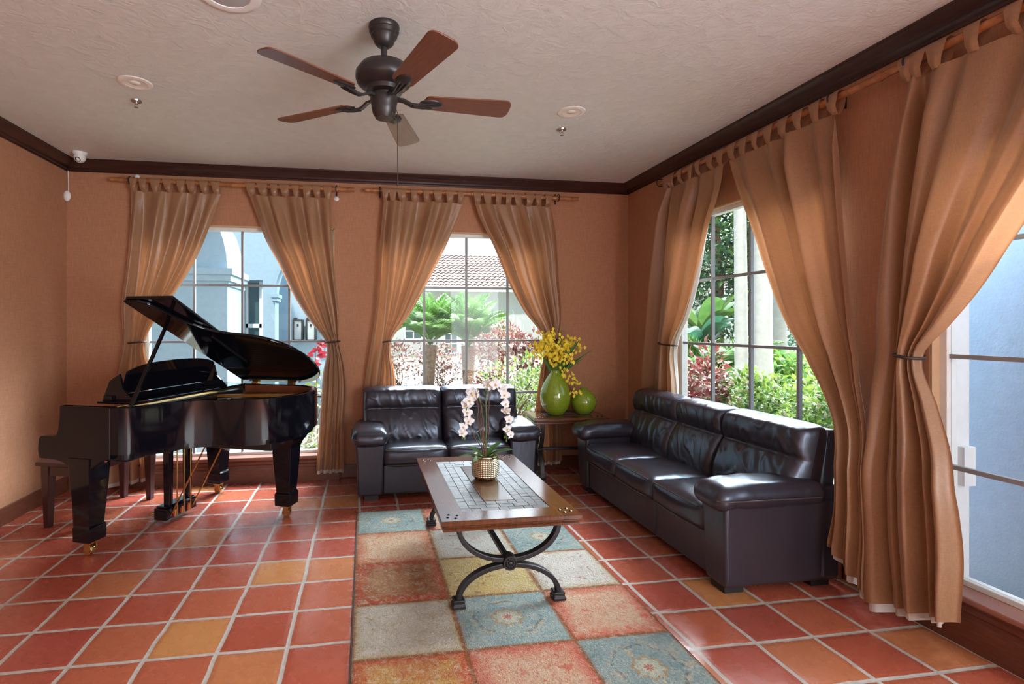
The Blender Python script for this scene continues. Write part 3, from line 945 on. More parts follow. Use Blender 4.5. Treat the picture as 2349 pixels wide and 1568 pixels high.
def mk_rug(key, flower):
    a, c, d = RUGC[key]
    t = NT('rug_' + key)
    uv = t.n('ShaderNodeTexCoord')
    uvo = uv.outputs['UV']
    n1 = t.noise(5, 4, 0.65)
    n2 = t.noise(17, 3, 0.6, None, 0.8)
    fine = t.noise(170, 2, 0.6)
    shag = t.noise(75, 3, 0.7, None, 1.0)
    mid = t.noise(26, 3, 0.7, None, 1.0)
    col = t.mix(t.ramp(n1, [(0.35, (0, 0, 0)), (0.65, (1, 1, 1))]), a, c)
    spot = t.ramp(n2, [(0.60, (0, 0, 0)), (0.68, (1, 1, 1))])
    col = t.mix(t.math('MULTIPLY', spot, 0.75), col, d)
    sp = t.n('ShaderNodeSeparateXYZ'); t.l(uvo, sp.inputs[0])
    u, v = sp.outputs[0], sp.outputs[1]
    eu = t.math('MINIMUM', u, t.math('SUBTRACT', 1.0, u)); ev = t.math('MINIMUM', v, t.math('SUBTRACT', 1.0, v))
    e = t.math('ADD', t.math('MINIMUM', eu, ev), t.math('MULTIPLY', t.math('SUBTRACT', n2, 0.5), 0.035))
    if key in ('redbrown', 'coral', 'tan', 'ochre'):
        col = t.mix(t.math('MULTIPLY', t.ramp(t.math('ADD', e, t.math('MULTIPLY', n1, 0.12)), [(0.09, (1, 1, 1)), (0.24, (0, 0, 0))]), 0.8), col, d)
    if key in ('white', 'grey', 'yellow'):
        col = t.mix(t.math('MULTIPLY', t.ramp(e, [(0.03, (1, 1, 1)), (0.09, (0, 0, 0))]), 0.6), col, (0.45, 0.32, 0.13))
    if flower:
        du = t.math('SUBTRACT', u, 0.5); dv = t.math('SUBTRACT', v, 0.5)
        r = t.math('SQRT', t.math('ADD', t.math('MULTIPLY', du, du), t.math('MULTIPLY', dv, dv)))
        ang = t.math('ARCTAN2', dv, du)
        r2 = t.math('ADD', r, t.math('MULTIPLY', t.math('SINE', t.math('MULTIPLY', ang, 8.0)), 0.014))
        r2 = t.math('ADD', r2, t.math('MULTIPLY', t.math('SUBTRACT', n2, 0.5), 0.05))
        ring = t.ramp(r2, [(0.0, (0.52, 0.10, 0.07)), (0.035, (0.58, 0.55, 0.40)), (0.085, (0.45, 0.50, 0.40)), (0.125, (0.42, 0.27, 0.13)), (0.155, (0, 0, 0)), (0.30, (0, 0, 0)), (0.33, (0.60, 0.42, 0.26)), (0.37, (0, 0, 0))], 'CONSTANT')
        mk = t.ramp(r2, [(0.0, (1, 1, 1)), (0.155, (0, 0, 0)), (0.30, (0.45, 0.45, 0.45)), (0.37, (0, 0, 0))], 'CONSTANT')
        gate = t.math('GREATER_THAN', t.math('ADD', n2, t.math('LESS_THAN', r, 0.2)), 0.5)
        col = t.mix(t.math('MULTIPLY', t.math('MULTIPLY', mk, gate), 0.8), col, ring)
    seam = t.ramp(e, [(0.012, (1, 1, 1)), (0.035, (0, 0, 0))])
    col = t.mix(t.math('MULTIPLY', seam, 0.9), col, (0.27, 0.10, 0.035))
    col = t.mix(t.math('MULTIPLY', t.math('SUBTRACT', mid, 0.50), 2.6, True), col, (0.62, 0.54, 0.42))
    col = t.mix(t.math('MULTIPLY', t.math('SUBTRACT', 0.46, mid), 2.2, True), col, d)
    col = t.mix(t.math('MULTIPLY', t.math('SUBTRACT', shag, 0.52), 2.6, True), col, (0.17, 0.10, 0.06))
    col = t.mix(t.math('MULTIPLY', t.math('SUBTRACT', 0.44, shag), 2.6, True), col, (0.72, 0.66, 0.55))
    t.col(col)
    t.set(Roughness=0.95)
    t.b.inputs['Specular IOR Level'].default_value = 0.1
    t.bump(t.math('ADD', t.math('ADD', fine, t.math('MULTIPLY', shag, 1.5)), t.math('MULTIPLY', e, 2.0)), 0.9, 0.010)
    return t.m
rows = [('teal', 'coral', 'tan'), ('tan', 'white', 'teal'), ('redbrown', 'yellow', 'white'), ('grey', 'teal', 'coral'), ('ochre', 'coral', 'teal'), ('white', 'yellow', 'redbrown')]
rmats, ridx = [], {}
b = MB(); b.uv = []
cxs = [-0.06, 0.463, 1.0, 1.49]; ry = [4.33, 3.862, 3.368, 2.874, 2.40, 1.90, 1.40]
RT = 0.014
for r, row in enumerate(rows):
    for c, key in enumerate(row):
        fl = key == 'teal'
        if key not in ridx:
            ridx[key] = len(rmats); rmats.append(mk_rug(key, fl))
        N = 12
        def fn(u, v, r=r, c=c):
            x = cxs[c] + (cxs[c + 1] - cxs[c]) * u; y = ry[r + 1] + (ry[r] - ry[r + 1]) * v
            e = min(u, 1 - u, v, 1 - v)
            return (x, y, RT - 0.005 * max(0, 1 - e / 0.05) + 0.0015 * noise.noise((x * 5, y * 5, 0)))
        b.grid(fn, N, N, ridx[key])
        for j in range(N):
            for i in range(N):
                b.uv += [[(i / N, j / N), ((i + 1) / N, j / N), ((i + 1) / N, (j + 1) / N), (i / N, (j + 1) / N)]]
rug = b.build('rug', rmats, smooth=True)
tag(rug, 'patchwork area rug of teal, red, yellow and cream squares under the coffee table', 'rug')
M['rugedge'] = mat('rug_binding', (0.05, 0.035, 0.03), 0.9)
b = MB(); b.box(cxs[0] - 0.008, ry[-1], 0.0, cxs[-1] + 0.004, ry[0] + 0.004, 0.008)
b.build('binding', 'rugedge', rug)

# ------------------------------------------------------------------ coffee table and end table
def table(name, label, cat, loc, rz, LX, LY, H, legy, half):
    root = thing(name, label, cat, loc, rz)
    hx, hy = LX / 2, LY / 2; fw = 0.135
    b = MB()
    # mitred frame with a moulded edge: section (inset, z)
    sec = [(0.02, H - 0.062), (0.012, H - 0.058), (0.012, H - 0.048), (0.022, H - 0.040), (0.022, H - 0.036), (0.0, H - 0.024), (0.0, H - 0.006), (0.006, H), (fw, H), (fw, H - 0.03), (fw, H - 0.062)]
    vs = []
    for sx, sy in ((-1, -1), (1, -1), (1, 1), (-1, 1)):
        vs += [(sx * (hx - i), sy * (hy - i), z) for i, z in sec]
    k = len(sec)
    fs = [(c * k + i, ((c + 1) % 4) * k + i, ((c + 1) % 4) * k + (i + 1) % k, c * k + (i + 1) % k) for c in range(4) for i in range(k)]
    b.add(vs, fs)
    top = b.build('tabletop', 'tabletop', root, smooth=True, angle=30)
    b = MB(); b.box(-hx + fw - 0.001, -hy + fw - 0.001, H - 0.03, hx - fw + 0.001, hy - fw + 0.001, H - 0.008)
    b.build('inlay_bed', 'grout', top)
    # three courses of slate round a wooden panel
    b = MB(); r2 = random.Random(3)
    cw = (LX - 2 * fw) * 0.105
    def piece(x0, y0, x1, y1):
        g = 0.0013; z = H - 0.003 + r2.uniform(-0.0012, 0.0012)
        vs_ = [(x0 + g, y0 + g, H - 0.01), (x1 - g, y0 + g, H - 0.01), (x1 - g, y1 - g, H - 0.01), (x0 + g, y1 - g, H - 0.01)]
        vs_ += [(x0 + 1.4 * g, y0 + 1.4 * g, z + r2.uniform(-1, 1) * 0.0007), (x1 - 1.4 * g, y0 + 1.4 * g, z + r2.uniform(-1, 1) * 0.0007), (x1 - 1.4 * g, y1 - 1.4 * g, z), (x0 + 1.4 * g, y1 - 1.4 * g, z + r2.uniform(-1, 1) * 0.0007)]
        b.add(vs_, [(0, 1, 5, 4), (1, 2, 6, 5), (2, 3, 7, 6), (3, 0, 4, 7), (4, 5, 6, 7)])
    for ring in range(3):
        x0, y0 = -hx + fw + ring * cw, -hy + fw + ring * cw
        x1, y1 = -x0, -y0
        for horiz in (True, False):
            a0, a1 = (x0, x1) if horiz else (y0 + cw, y1 - cw)
            for side in (0, 1):
                p = a0
                while p < a1 - 1e-6:
                    q = min(a1, p + cw * r2.uniform(0.9, 2.0))
                    if a1 - q < cw * 0.5: q = a1
                    if horiz: piece(p, y0 if side == 0 else y1 - cw, q, y0 + cw if side == 0 else y1)
                    else: piece(x0 if side == 0 else x1 - cw, p, x0 + cw if side == 0 else x1, q)
                    p = q
    b.build('slate_inlay', 'slate', top)
    px, py = hx - fw - 3 * cw, hy - fw - 3 * cw
    b = MB(); b.box(-px + 0.002, -py + 0.002, H - 0.02, px - 0.002, py - 0.002, H - 0.001)
    b.build('centre_panel', 'panel', top, bevel=0.003)
    for sx in (-1, 1):
        for sy in (-1, 1):
            for dx, dy in ((0.045, 0.06), (0.085, 0.045), (0.10, 0.085), (0.055, 0.10)):
                b = MB(); x, y = sx * (hx - dx), sy * (hy - dy)
                b.add([(x - 0.011, y, H), (x, y - 0.011, H), (x + 0.011, y, H), (x, y + 0.011, H), (x, y, H + 0.006)], [(0, 1, 4), (1, 2, 4), (2, 3, 4), (3, 0, 4), (3, 2, 1, 0)])
                b.build('stud', 'stud', top)
    zc = H * 0.46
    for s_ in (-1, 1):
        y = s_ * legy
        b = MB()
        b.bar(arc((0, y, H - 0.062), (half, H - 0.062 - zc - 0.012), PI, 2 * PI, 36), 0.045, 0.026, (0, 1, 0))
        b.bar(arc((0, y, 0.035), (half, zc - 0.035 - 0.016), PI, 0, 36), 0.045, 0.026, (0, 1, 0))
        lg = b.build('leg', 'iron', root, bevel=0.004)
        X = Matrix.Rotation(PI / 2, 4, 'X')
        b = MB(); b.lathe([(0.0, -0.032), (0.034, -0.032), (0.042, -0.026), (0.042, 0.026), (0.038, 0.033), (0.030, 0.033), (0.027, 0.028), (0.012, 0.029), (0.010, 0.037), (0.0, 0.04)], 28, (0, y, zc), X=X)
        for q in range(10):
            a = 2 * PI * q / 10
            b.lathe([(0.0, -0.008), (0.0065, -0.004), (0.0065, 0.004), (0.0, 0.009)], 8, (0.020 * math.cos(a), y - 0.030, zc + 0.020 * math.sin(a)), X=X)
        b.build('rosette', 'iron', lg, smooth=True)
        for sx in (-1, 1):
            b = MB(); b.loft([(0.0, 0.036, 0.036), (0.016, 0.036, 0.036), (0.022, 0.030, 0.030), (0.034, 0.030, 0.030), (0.040, 0.034, 0.034), (0.046, 0.026, 0.030)], c=(sx * half, y))
            b.build('foot', 'iron', lg, bevel=0.003)
    b = MB(); b.bar([(0, -legy, zc), (0, legy, zc)], 0.03, 0.03, (1, 0, 0))
    b.build('stretcher', 'iron', root, bevel=0.005)
    return root
ZR = RT + 0.001
table('coffee_table', 'slate-topped wooden coffee table on curved black iron legs standing on the rug', 'table', (0.778, 3.367, ZR), 0, 0.777, 1.35, 0.49, 0.59, 0.281)
table('end_table', 'square wooden corner table with iron legs holding two green vases', 'table', (1.995, 5.03, 0), math.radians(84), 0.47, 0.74, 0.64, 0.27, 0.165)


# ------------------------------------------------------------------ curtains and bamboo rods
ROD_D, ROD_Z = 0.095, 2.885
def rod(label, W, a0, a1, brackets, tilt=0.0):
    c = 0.5 * (a0 + a1); loc = W(c, -ROD_D, ROD_Z)
    root = thing('curtain_rod', label, 'curtain rod', loc, 0, 'bamboo curtain rods')
    lw = lambda a, d, z: Vector(W(a, d, z)) - Vector(loc)
    path, rad = [], []
    k = int((a1 - a0) / 0.012)
    node = 0.23
    for i in range(k + 1):
        a = a0 + (a1 - a0) * i / k
        ph = ((a * 1.0 + 0.07 * math.sin(a * 5)) % node) / node
        bumpy = math.exp(-((ph - 0.5) / 0.045) ** 2)
        r = 0.0205 + 0.006 * bumpy + 0.0015 * noise.noise((a * 30, 0, 0))
        path.append(lw(a, -ROD_D + 0.004 * math.sin(a * 3), ROD_Z + 0.005 * math.sin(a * 2.2))); rad.append(r)
    MB().tube(path, rad, 12).build('pole', 'bamboo', root, smooth=True, angle=60)
    for a in brackets:
        b = MB()
        ring = [lw(a, -ROD_D + 0.036 * math.cos(q), ROD_Z + 0.036 * math.sin(q)) for q in np.linspace(0.2, 2 * PI - 0.9, 22)]
        b.tube(ring, 0.0045, 6)
        b.tube([lw(a, -ROD_D + 0.036, ROD_Z + 0.006), lw(a, -0.002, ROD_Z + 0.02)], 0.005, 6)
        b.tube([lw(a, -0.006, ROD_Z - 0.05), lw(a, -0.006, ROD_Z + 0.06)], 0.008, 6)
        b.build('bracket', 'iron', root, smooth=True)
    return root
rod('bamboo curtain rod above the window behind the piano', fB, -2.335, -0.105, (-2.17, -0.285))
rod('bamboo curtain rod above the middle window over the loveseat', fB, 0.0, 2.24, (0.148, 2.02))
rod('bamboo curtain rod running along the right wall above both garden windows', fR, 0.1, 4.60, (4.585, 2.735, 2.29))

def curtain(label, W, knots, ss, ztie, seed, zbot, nf, body=2.79, bulge=0.0, tabs=8, tie=True, inner=-1, amp=0.055, dep0=0.10, sway=0.0):
    """knots: outlines (a, z) of the hanging edge, the tie and the swept edge; ss: their place along the cloth"""
    R = random.Random(seed)
    a_mid = curve_at(knots[0], 2.0)
    loc = W(a_mid, -dep0, body)
    root = thing('curtain', label, 'curtain', loc, 0, 'tan curtains')
    lw = lambda a, d, z: Vector(W(a, d, z)) - Vector(loc)
    ph = [R.uniform(0, 6.28) for _ in range(6)]
    def aa(s, z):
        for i in range(len(ss) - 1):
            if s <= ss[i + 1] + 1e-9:
                t = (s - ss[i]) / (ss[i + 1] - ss[i])
                return curve_at(knots[i], z) * (1 - t) + curve_at(knots[i + 1], z) * t
    def wob(s):
        return s + 0.018 * math.sin(2 * PI * s * 2.3 + ph[0]) + 0.010 * math.sin(2 * PI * s * 5.1 + ph[1])
    def depth(s, z):
        q = wob(s) + 0.05 * noise.noise((s * 2.7 + seed * 1.7, 0.25 * z, 3.3))
        loc_a = 0.55 + 0.75 * abs(noise.noise((s * 4.3 + seed, 0.5 * z, 9.1)) + 0.35)
        near = math.exp(-((z - ztie) / 0.30) ** 2) if tie else 0.35 * math.exp(-((z - ztie) / 0.4) ** 2)
        w = math.sin(2 * PI * nf * q + ph[2])
        w = math.copysign(abs(w) ** 0.8, w)
        w2 = math.sin(2 * PI * nf * 0.47 * q + ph[3] + 0.5 * z)
        w3 = math.sin(2 * PI * nf * 2.1 * q + ph[4] - 0.9 * z)
        width = abs(aa(1, z) - aa(0, z))
        A = min(amp, 0.014 + width * 0.09) * (1 - 0.15 * near)
        top = max(0, min(1, (body - z) / 0.22))
        A *= 0.35 + 0.65 * top
        low = max(0, min(1, (ztie - z) / 0.6))
        rump = 0.010 * noise.noise((s * 4 + seed, z * 3.1, 0)) * (0.4 + low)
        d = dep0 + A * loc_a * (0.72 * w + 0.45 * w2 + 0.12 * w3) + rump + bulge * low + sway * math.sin(PI * s) * max(0, 1 - abs(z - ztie - 0.5) / 0.9)
        return max(d, 0.022)
    NU, NV = 150, 64
    def mk(off, zlow, ext=0.0):
        def fn(u, v):
            zb = zlow[0] * (1 - u) + zlow[1] * u
            z = body + (zb - body) * v
            s = ext + (1 - 2 * ext) * u
            a = aa(s, z)
            return lw(a, -(depth(s, z) - off), z)
        b = MB(); b.grid(fn, NU, NV); return b
    fab = mk(0.0, zbot).build('fabric', 'cloth', root, smooth=True, angle=180)
    mk(0.010, (zbot[0] - 0.035, zbot[1] - 0.035), 0.09 if W is fR else 0.03).build('lining', 'lining', root, smooth=True, angle=180)
    # tab loops over the rod
    for k in range(tabs):
        sc = k / (tabs - 1)
        sc = 0.03 + 0.94 * sc + R.uniform(-0.012, 0.012)
        ab = aa(sc, body); at = ab + R.uniform(-0.012, 0.012)
        w0, w1 = 0.016 + R.uniform(-0.003, 0.006), 0.042 + R.uniform(-0.010, 0.006)
        db = depth(sc, body - 0.02)
        rr = 0.031
        prof = [(db + 0.002, body - 0.010, 0), (ROD_D + rr + 0.004, body + 0.03, 0.4), (ROD_D + rr, ROD_Z - 0.005, 0.9)]
        for q in np.linspace(0.15, PI - 0.15, 7):
            prof.append((ROD_D + rr * math.cos(q), ROD_Z + rr * math.sin(q), 1))
        prof += [(ROD_D - rr, ROD_Z - 0.005, 0.9), (ROD_D - rr + 0.004, body + 0.03, 0.4), (db - 0.016, body - 0.010, 0)]
        b = MB(); n = len(prof)
        def fn(u, v):
            f = v * (n - 1); i = min(int(f), n - 2); t = f - i
            d = prof[i][0] * (1 - t) + prof[i + 1][0] * t; z = prof[i][1] * (1 - t) + prof[i + 1][1] * t; ww = prof[i][2] * (1 - t) + prof[i + 1][2] * t
            wd = w0 * (1 - ww) + w1 * ww
            cr = 0.006 * (1 - ww) * math.cos(2 * PI * (u - 0.5)) 
            return lw(ab * (1 - ww) + at * ww + (u - 0.5) * 2 * wd, -(d + cr), z)
        b.grid(fn, 6, 24)
        b.build('tab', 'cloth', root, smooth=True, angle=180)
    if tie:
        i0 = len(ss) - 2 if len(ss) > 2 else 0
        aL, aR = curve_at(knots[i0], ztie), curve_at(knots[-1], ztie)
        c = 0.5 * (aL + aR); hw = abs(aR - aL) / 2 + 0.006
        dm = dep0 + 0.0
        ring = [lw(c + hw * math.cos(q), -(dm + 0.062 * math.sin(q)), ztie + 0.008 * math.cos(q)) for q in np.linspace(0, 2 * PI, 32)[:-1]]
        b = MB(); b.tube(ring, 0.008, 8, closed=True)
        b.tube([lw(c, -(dm - 0.062), ztie), lw(c, -0.004, ztie + 0.004)], 0.005, 6)
        b.build('tieback', 'cord', root, smooth=True)
    return root
K = {
'W1L': [[(-2.160, 2.80), (-2.176, 2.41), (-2.213, 2.008), (-2.245, 1.708), (-2.232, 1.376), (-2.299, 0.992), (-2.362, 0.509), (-2.388, 0.035)],
        [(-2.044, 2.80), (-2.074, 2.413), (-2.112, 2.009), (-2.149, 1.708), (-2.172, 1.375), (-2.224, 0.991), (-2.25, 0.506), (-2.262, 0.028)],
        [(-1.345, 2.87), (-1.451, 2.518), (-1.588, 2.162), (-1.723, 1.913), (-1.839, 1.739), (-2.033, 1.375), (-1.987, 1.109), (-1.987, 0.497), (-1.991, 0.068)]],
'W1R': [[(-0.340, 2.85), (-0.33, 2.51), (-0.301, 2.102), (-0.259, 1.655), (-0.255, 1.366), (-0.212, 1.172), (-0.183, 0.969), (-0.2, 0.538), (-0.204, 0.059)],
        [(-1.135, 2.88), (-1.038, 2.594), (-0.957, 2.365), (-0.835, 2.135), (-0.692, 1.823), (-0.531, 1.568), (-0.385, 1.367), (-0.414, 1.046), (-0.448, 0.545), (-0.481, 0.071)]],
'W2L': [[(0.19, 2.85), (0.143, 2.315), (0.113, 1.791), (0.061, 1.374), (-0.004, 0.961), (-0.034, 0.52), (-0.042, 0.173)],
        [(0.30, 2.85), (0.256, 2.317), (0.216, 1.792), (0.173, 1.373), (0.117, 0.959), (0.087, 0.516), (0.074, 0.168)],
        [(1.02, 2.89), (0.926, 2.61), (0.84, 2.394), (0.648, 2.008), (0.435, 1.627), (0.26, 1.373), (0.299, 1.04), (0.321, 0.509), (0.33, 0.158)]],
'W2R': [[(1.915, 2.85), (1.976, 2.574), (2.02, 2.028), (2.044, 1.586), (2.01, 1.379), (2.034, 0.918), (2.058, 0.457), (2.058, 0.065)],
        [(1.09, 2.89), (1.163, 2.658), (1.32, 2.343), (1.455, 2.02), (1.633, 1.694), (1.866, 1.379), (1.814, 1.041), (1.761, 0.667), (1.747, 0.055)]],
'W3L': [[(4.44, 2.85), (4.602, 2.43), (4.733, 1.841), (4.86, 1.219), (4.94, 0.47)],
        [(4.345, 2.85), (4.428, 2.399), (4.506, 1.827), (4.572, 1.352), (4.632, 0.891), (4.655, 0.536)],
        [(3.672, 2.86), (3.702, 2.599), (3.806, 2.385), (3.966, 1.96), (4.132, 1.631), (4.332, 1.361), (4.305, 0.963), (4.305, 0.604)]],
'W3R': [[(2.685, 2.85), (2.66, 2.412), (2.618, 1.897), (2.536, 1.275), (2.426, 0.934), (2.388, 0.366)],
        [(3.64, 2.87), (3.518, 2.551), (3.341, 2.166), (3.227, 1.887), (3.053, 1.54), (2.888, 1.32), (2.717, 1.121), (2.61, 0.936), (2.57, 0.537), (2.61, 0.284)]],
'W4L': [[(2.283, 2.855), (2.306, 2.65), (2.375, 2.331), (2.422, 1.873), (2.456, 1.354), (2.428, 0.933), (2.425, 0.466), (2.422, 0.0)],
        [(2.21, 2.855), (2.241, 2.623), (2.269, 2.3), (2.295, 1.858), (2.335, 1.372), (2.335, 0.952), (2.322, 0.504), (2.289, 0.003)],
        [(1.345, 2.875), (1.475, 2.56), (1.666, 2.23), (1.809, 2.01), (1.884, 1.89), (1.983, 1.715), (2.111, 1.535), (2.23, 1.377), (2.138, 1.14), (2.028, 0.855), (1.985, 0.431), (1.985, 0.204)]],
}
curtain('tan tab-top curtain tied back at the piano window, below the dome camera', fB, K['W1L'], (0, 0.18, 1), 1.375, 1, (0.07, 0.11), 4.6)
curtain('tan tab-top curtain tied back between the piano and the loveseat', fB, K['W1R'], (0, 1), 1.37, 2, (0.11, 0.11), 4.6)
curtain('tan tab-top curtain tied back behind the loveseat at the middle window', fB, K['W2L'], (0, 0.22, 1), 1.375, 3, (0.10, 0.10), 4.6, bulge=-0.04)
curtain('tan tab-top curtain tied back behind the green vases', fB, K['W2R'], (0, 1), 1.38, 4, (0.10, 0.10), 4.6, inner=1)
curtain('tan tab-top curtain tied back behind the far end of the sofa', fR, K['W3L'], (0, 0.30, 1), 1.36, 5, (0.10, 0.10), 4.6, inner=1)
curtain('tan tab-top curtain hanging loose and bunched beside the near end of the sofa', fR, K['W3R'], (0, 1), 1.35, 6, (0.10, 0.27), 4.6, tie=False, amp=0.05, bulge=0.13, dep0=0.11)
curtain('large tan tab-top curtain tied back at the pale blue side window, nearest to the camera', fR, K['W4L'], (0, 0.22, 1), 1.37, 7, (0.065, 0.175), 5.2, amp=0.05, bulge=0.10, sway=0.05)

# ------------------------------------------------------------------ ceiling fan
def fan():
    fx, fy = 0.096, 2.711
    root = thing('ceiling_fan', 'five-blade ceiling fan with dark bronze motor and walnut blades', 'fan', (fx, fy, HC))
    MB().lathe([(0.001, 0), (0.078, 0), (0.080, -0.012), (0.074, -0.024), (0.077, -0.032), (0.066, -0.048), (0.068, -0.056), (0.054, -0.074), (0.050, -0.090), (0.035, -0.105), (0.022, -0.112), (0.001, -0.112)], 36).build('canopy', 'bronze', root, smooth=True)
    MB().lathe([(0.001, -0.10), (0.015, -0.10), (0.015, -0.19), (0.001, -0.19)], 16).build('downrod', 'bronze', root, smooth=True)
    MB().lathe([(0.001, -0.165), (0.022, -0.168), (0.030, -0.182), (0.075, -0.192), (0.122, -0.212), (0.145, -0.245), (0.146, -0.275), (0.138, -0.295), (0.120, -0.312), (0.095, -0.325), (0.090, -0.345), (0.062, -0.352), (0.060, -0.375), (0.001, -0.375)], 40).build('motor_housing', 'bronze', root, smooth=True)
    sw = MB().lathe([(0.001, -0.372), (0.070, -0.372), (0.072, -0.385), (0.066, -0.400), (0.064, -0.425), (0.058, -0.452), (0.045, -0.472), (0.043, -0.476), (0.001, -0.478)], 32).build('switch_housing', 'bronze', root, smooth=True)
    b = MB(); b.tube([(0.058, -0.045, -0.44), (0.065, -0.052, -0.46), (0.066, -0.053, -0.80)], 0.0018, 6)
    b.lathe([(0.0, -0.835), (0.006, -0.83), (0.007, -0.815), (0.004, -0.802), (0.0, -0.80)], 10, (0.066, -0.053, 0))
    b.build('pull_chain', 'bronze', root, smooth=True)
    zb = -0.378
    first = None
    for k in range(5):
        ang = math.radians(2.0 + 72 * k)
        X = Matrix.Rotation(ang, 4, 'Z') @ Matrix.Translation((0, 0, zb)) @ Matrix.Rotation(math.radians(-12), 4, 'X')
        if first is None:
            b = MB(); pts = []
            r0, r1, w0, w1 = 0.205, 0.672, 0.055, 0.072
            for i in range(9):
                a = PI / 2 + PI * i / 8
                pts.append((r0 + 0.03 + 0.03 * math.cos(a) * 1.0, w0 * math.sin(a)))
            for i in range(13):
                a = -PI / 2 + PI * i / 12
                pts.append((r1 - 0.045 + 0.045 * math.copysign(abs(math.cos(a)) ** 0.8, math.cos(a)), w1 * math.copysign(abs(math.sin(a)) ** 0.6, math.sin(a))))
            b.prism(pts, -0.003, 0.004)
            bl = b.build('blade', 'blade', root, bevel=0.0015)
            b = MB()
            b.bar([(0.055, 0, 0.006), (0.10, 0, 0.002), (0.14, 0, -0.020), (0.175, 0, -0.022), (0.21, 0, -0.010)], 0.026, 0.012, (0, 1, 0))
            def ell(u, v):
                a = 2 * PI * u; q = v * PI / 2
                return (0.245 + 0.062 * math.cos(a) * math.cos(q), 0.036 * math.sin(a) * math.cos(q), -0.004 - 0.014 * math.sin(q))
            b.grid(ell, 20, 6)
            for s_ in (-1, 0, 1):
                b.tube([(0.15, s_ * 0.008, -0.027), (0.20, s_ * 0.016, -0.024), (0.25, s_ * 0.020, -0.016)], 0.005, 6)
            ir = b.build('blade_iron', 'bronze', bl, smooth=True)
            first = bl
        else:
            bl = link_copy(first, root); ir2 = link_copy(first.children[0], bl)
        bl.matrix_local = X
fan()

# ------------------------------------------------------------------ ceiling and wall fittings
def can(x, y, label):
    root = thing('recessed_light', label, 'ceiling light', (x, y, HC), 0, 'recessed ceiling lights')
    MB().lathe([(0.072, -0.001), (0.072, -0.008), (0.095, -0.006), (0.100, -0.001)], 36).build('trim_ring', 'offwhite', root, smooth=True)
    MB().lathe([(0.073, -0.0015), (0.070, -0.007), (0.066, -0.0065), (0.045, -0.003), (0.001, -0.002)], 36).build('reflector', 'canwhite', root, smooth=True)
    MB().lathe([(0.001, -0.010), (0.02, -0.009), (0.030, -0.005), (0.032, -0.002)], 24).build('bulb', 'bulb', root, smooth=True)
can(-1.441, 3.585, 'unlit round recessed light in the ceiling towards the piano side')
can(1.467, 3.58, 'unlit round recessed light in the ceiling towards the sofa side')
def sprinkler(x, y, label):
    root = thing('fire_sprinkler', label, 'sprinkler', (x, y, HC), 0, 'ceiling sprinkler heads')
    MB().lathe([(0.001, -0.001), (0.036, -0.001), (0.034, -0.008), (0.012, -0.012), (0.001, -0.012)], 24).build('escutcheon', 'chrome', root, smooth=True)
    b = MB(); b.lathe([(0.009, -0.011), (0.009, -0.024), (0.001, -0.024)], 12)
    for s_ in (-1, 1): b.tube([(s_ * 0.008, 0, -0.02), (s_ * 0.011, 0, -0.032), (s_ * 0.004, 0, -0.045)], 0.002, 6)
    b.build('body', 'chrome', root, smooth=True)
    MB().lathe([(0.001, -0.045), (0.014, -0.046), (0.014, -0.048), (0.001, -0.048)], 16).build('deflector', 'chrome', root, smooth=True)
sprinkler(-1.549, 3.87, 'small chrome fire sprinkler head on the ceiling towards the piano side')
sprinkler(1.523, 3.91, 'small chrome fire sprinkler head on the ceiling towards the sofa side')
sp = thing('ceiling_speaker', 'round white speaker grille in the ceiling at the top edge of the view', 'speaker', (-0.632, 2.56, HC))
MB().lathe([(0.098, -0.001), (0.100, -0.008), (0.125, -0.010), (0.145, -0.006), (0.150, -0.001)], 40).build('bezel', 'white', sp, smooth=True)
MB().lathe([(0.001, -0.009), (0.06, -0.008), (0.099, -0.004)], 40).build('grille', 'grille', sp, smooth=True)
dc = thing('security_camera', 'white dome security camera on the ceiling in the corner above the piano', 'camera', (-2.505, 5.10, HC))
MB().lathe([(0.001, -0.001), (0.058, -0.001), (0.058, -0.010), (0.052, -0.022), (0.050, -0.028), (0.001, -0.028)], 32).build('mount_base', 'white', dc, smooth=True)
X = Matrix.Translation((0.004, -0.008, -0.045)) @ Matrix.Rotation(math.radians(55), 4, 'X') @ Matrix.Rotation(math.radians(0), 4, 'Y')
e = MB()
e.lathe([(0.001, -0.05)] + [(0.047 * math.sin(a), -0.047 * math.cos(a)) for a in np.linspace(0.6, PI - 0.01, 14)], 28, (0.0, -0.002, -0.046), X=Matrix.Rotation(math.radians(-52), 4, 'X'))
eb = e.build('eyeball', 'white', dc, smooth=True)
MB().lathe([(0.001, -0.044), (0.018, -0.044), (0.023, -0.040), (0.025, -0.036)], 24, (0.0, -0.002, -0.046), X=Matrix.Rotation(math.radians(-52), 4, 'X')).build('lens', 'lens', eb, smooth=True)
fr = thing('motion_sensor', 'oval white sensor hanging by a white cable in the corner above the piano', 'sensor', (-2.733, 5.345, 2.735))
def egg(u, v):
    a, q = 2 * PI * u, PI * v
    return (0.031 * math.sin(q) * math.cos(a), 0.018 * math.sin(q) * math.sin(a) - 0.002, 0.050 * math.cos(q))
MB().grid(egg, 24, 16).build('case', 'white', fr, smooth=True)
MB().tube([(0, 0.02, 0.04), (-0.002, 0.022, 0.14), (-0.003, 0.020, 0.24)], 0.0035, 6).build('cable', 'white', fr, smooth=True)
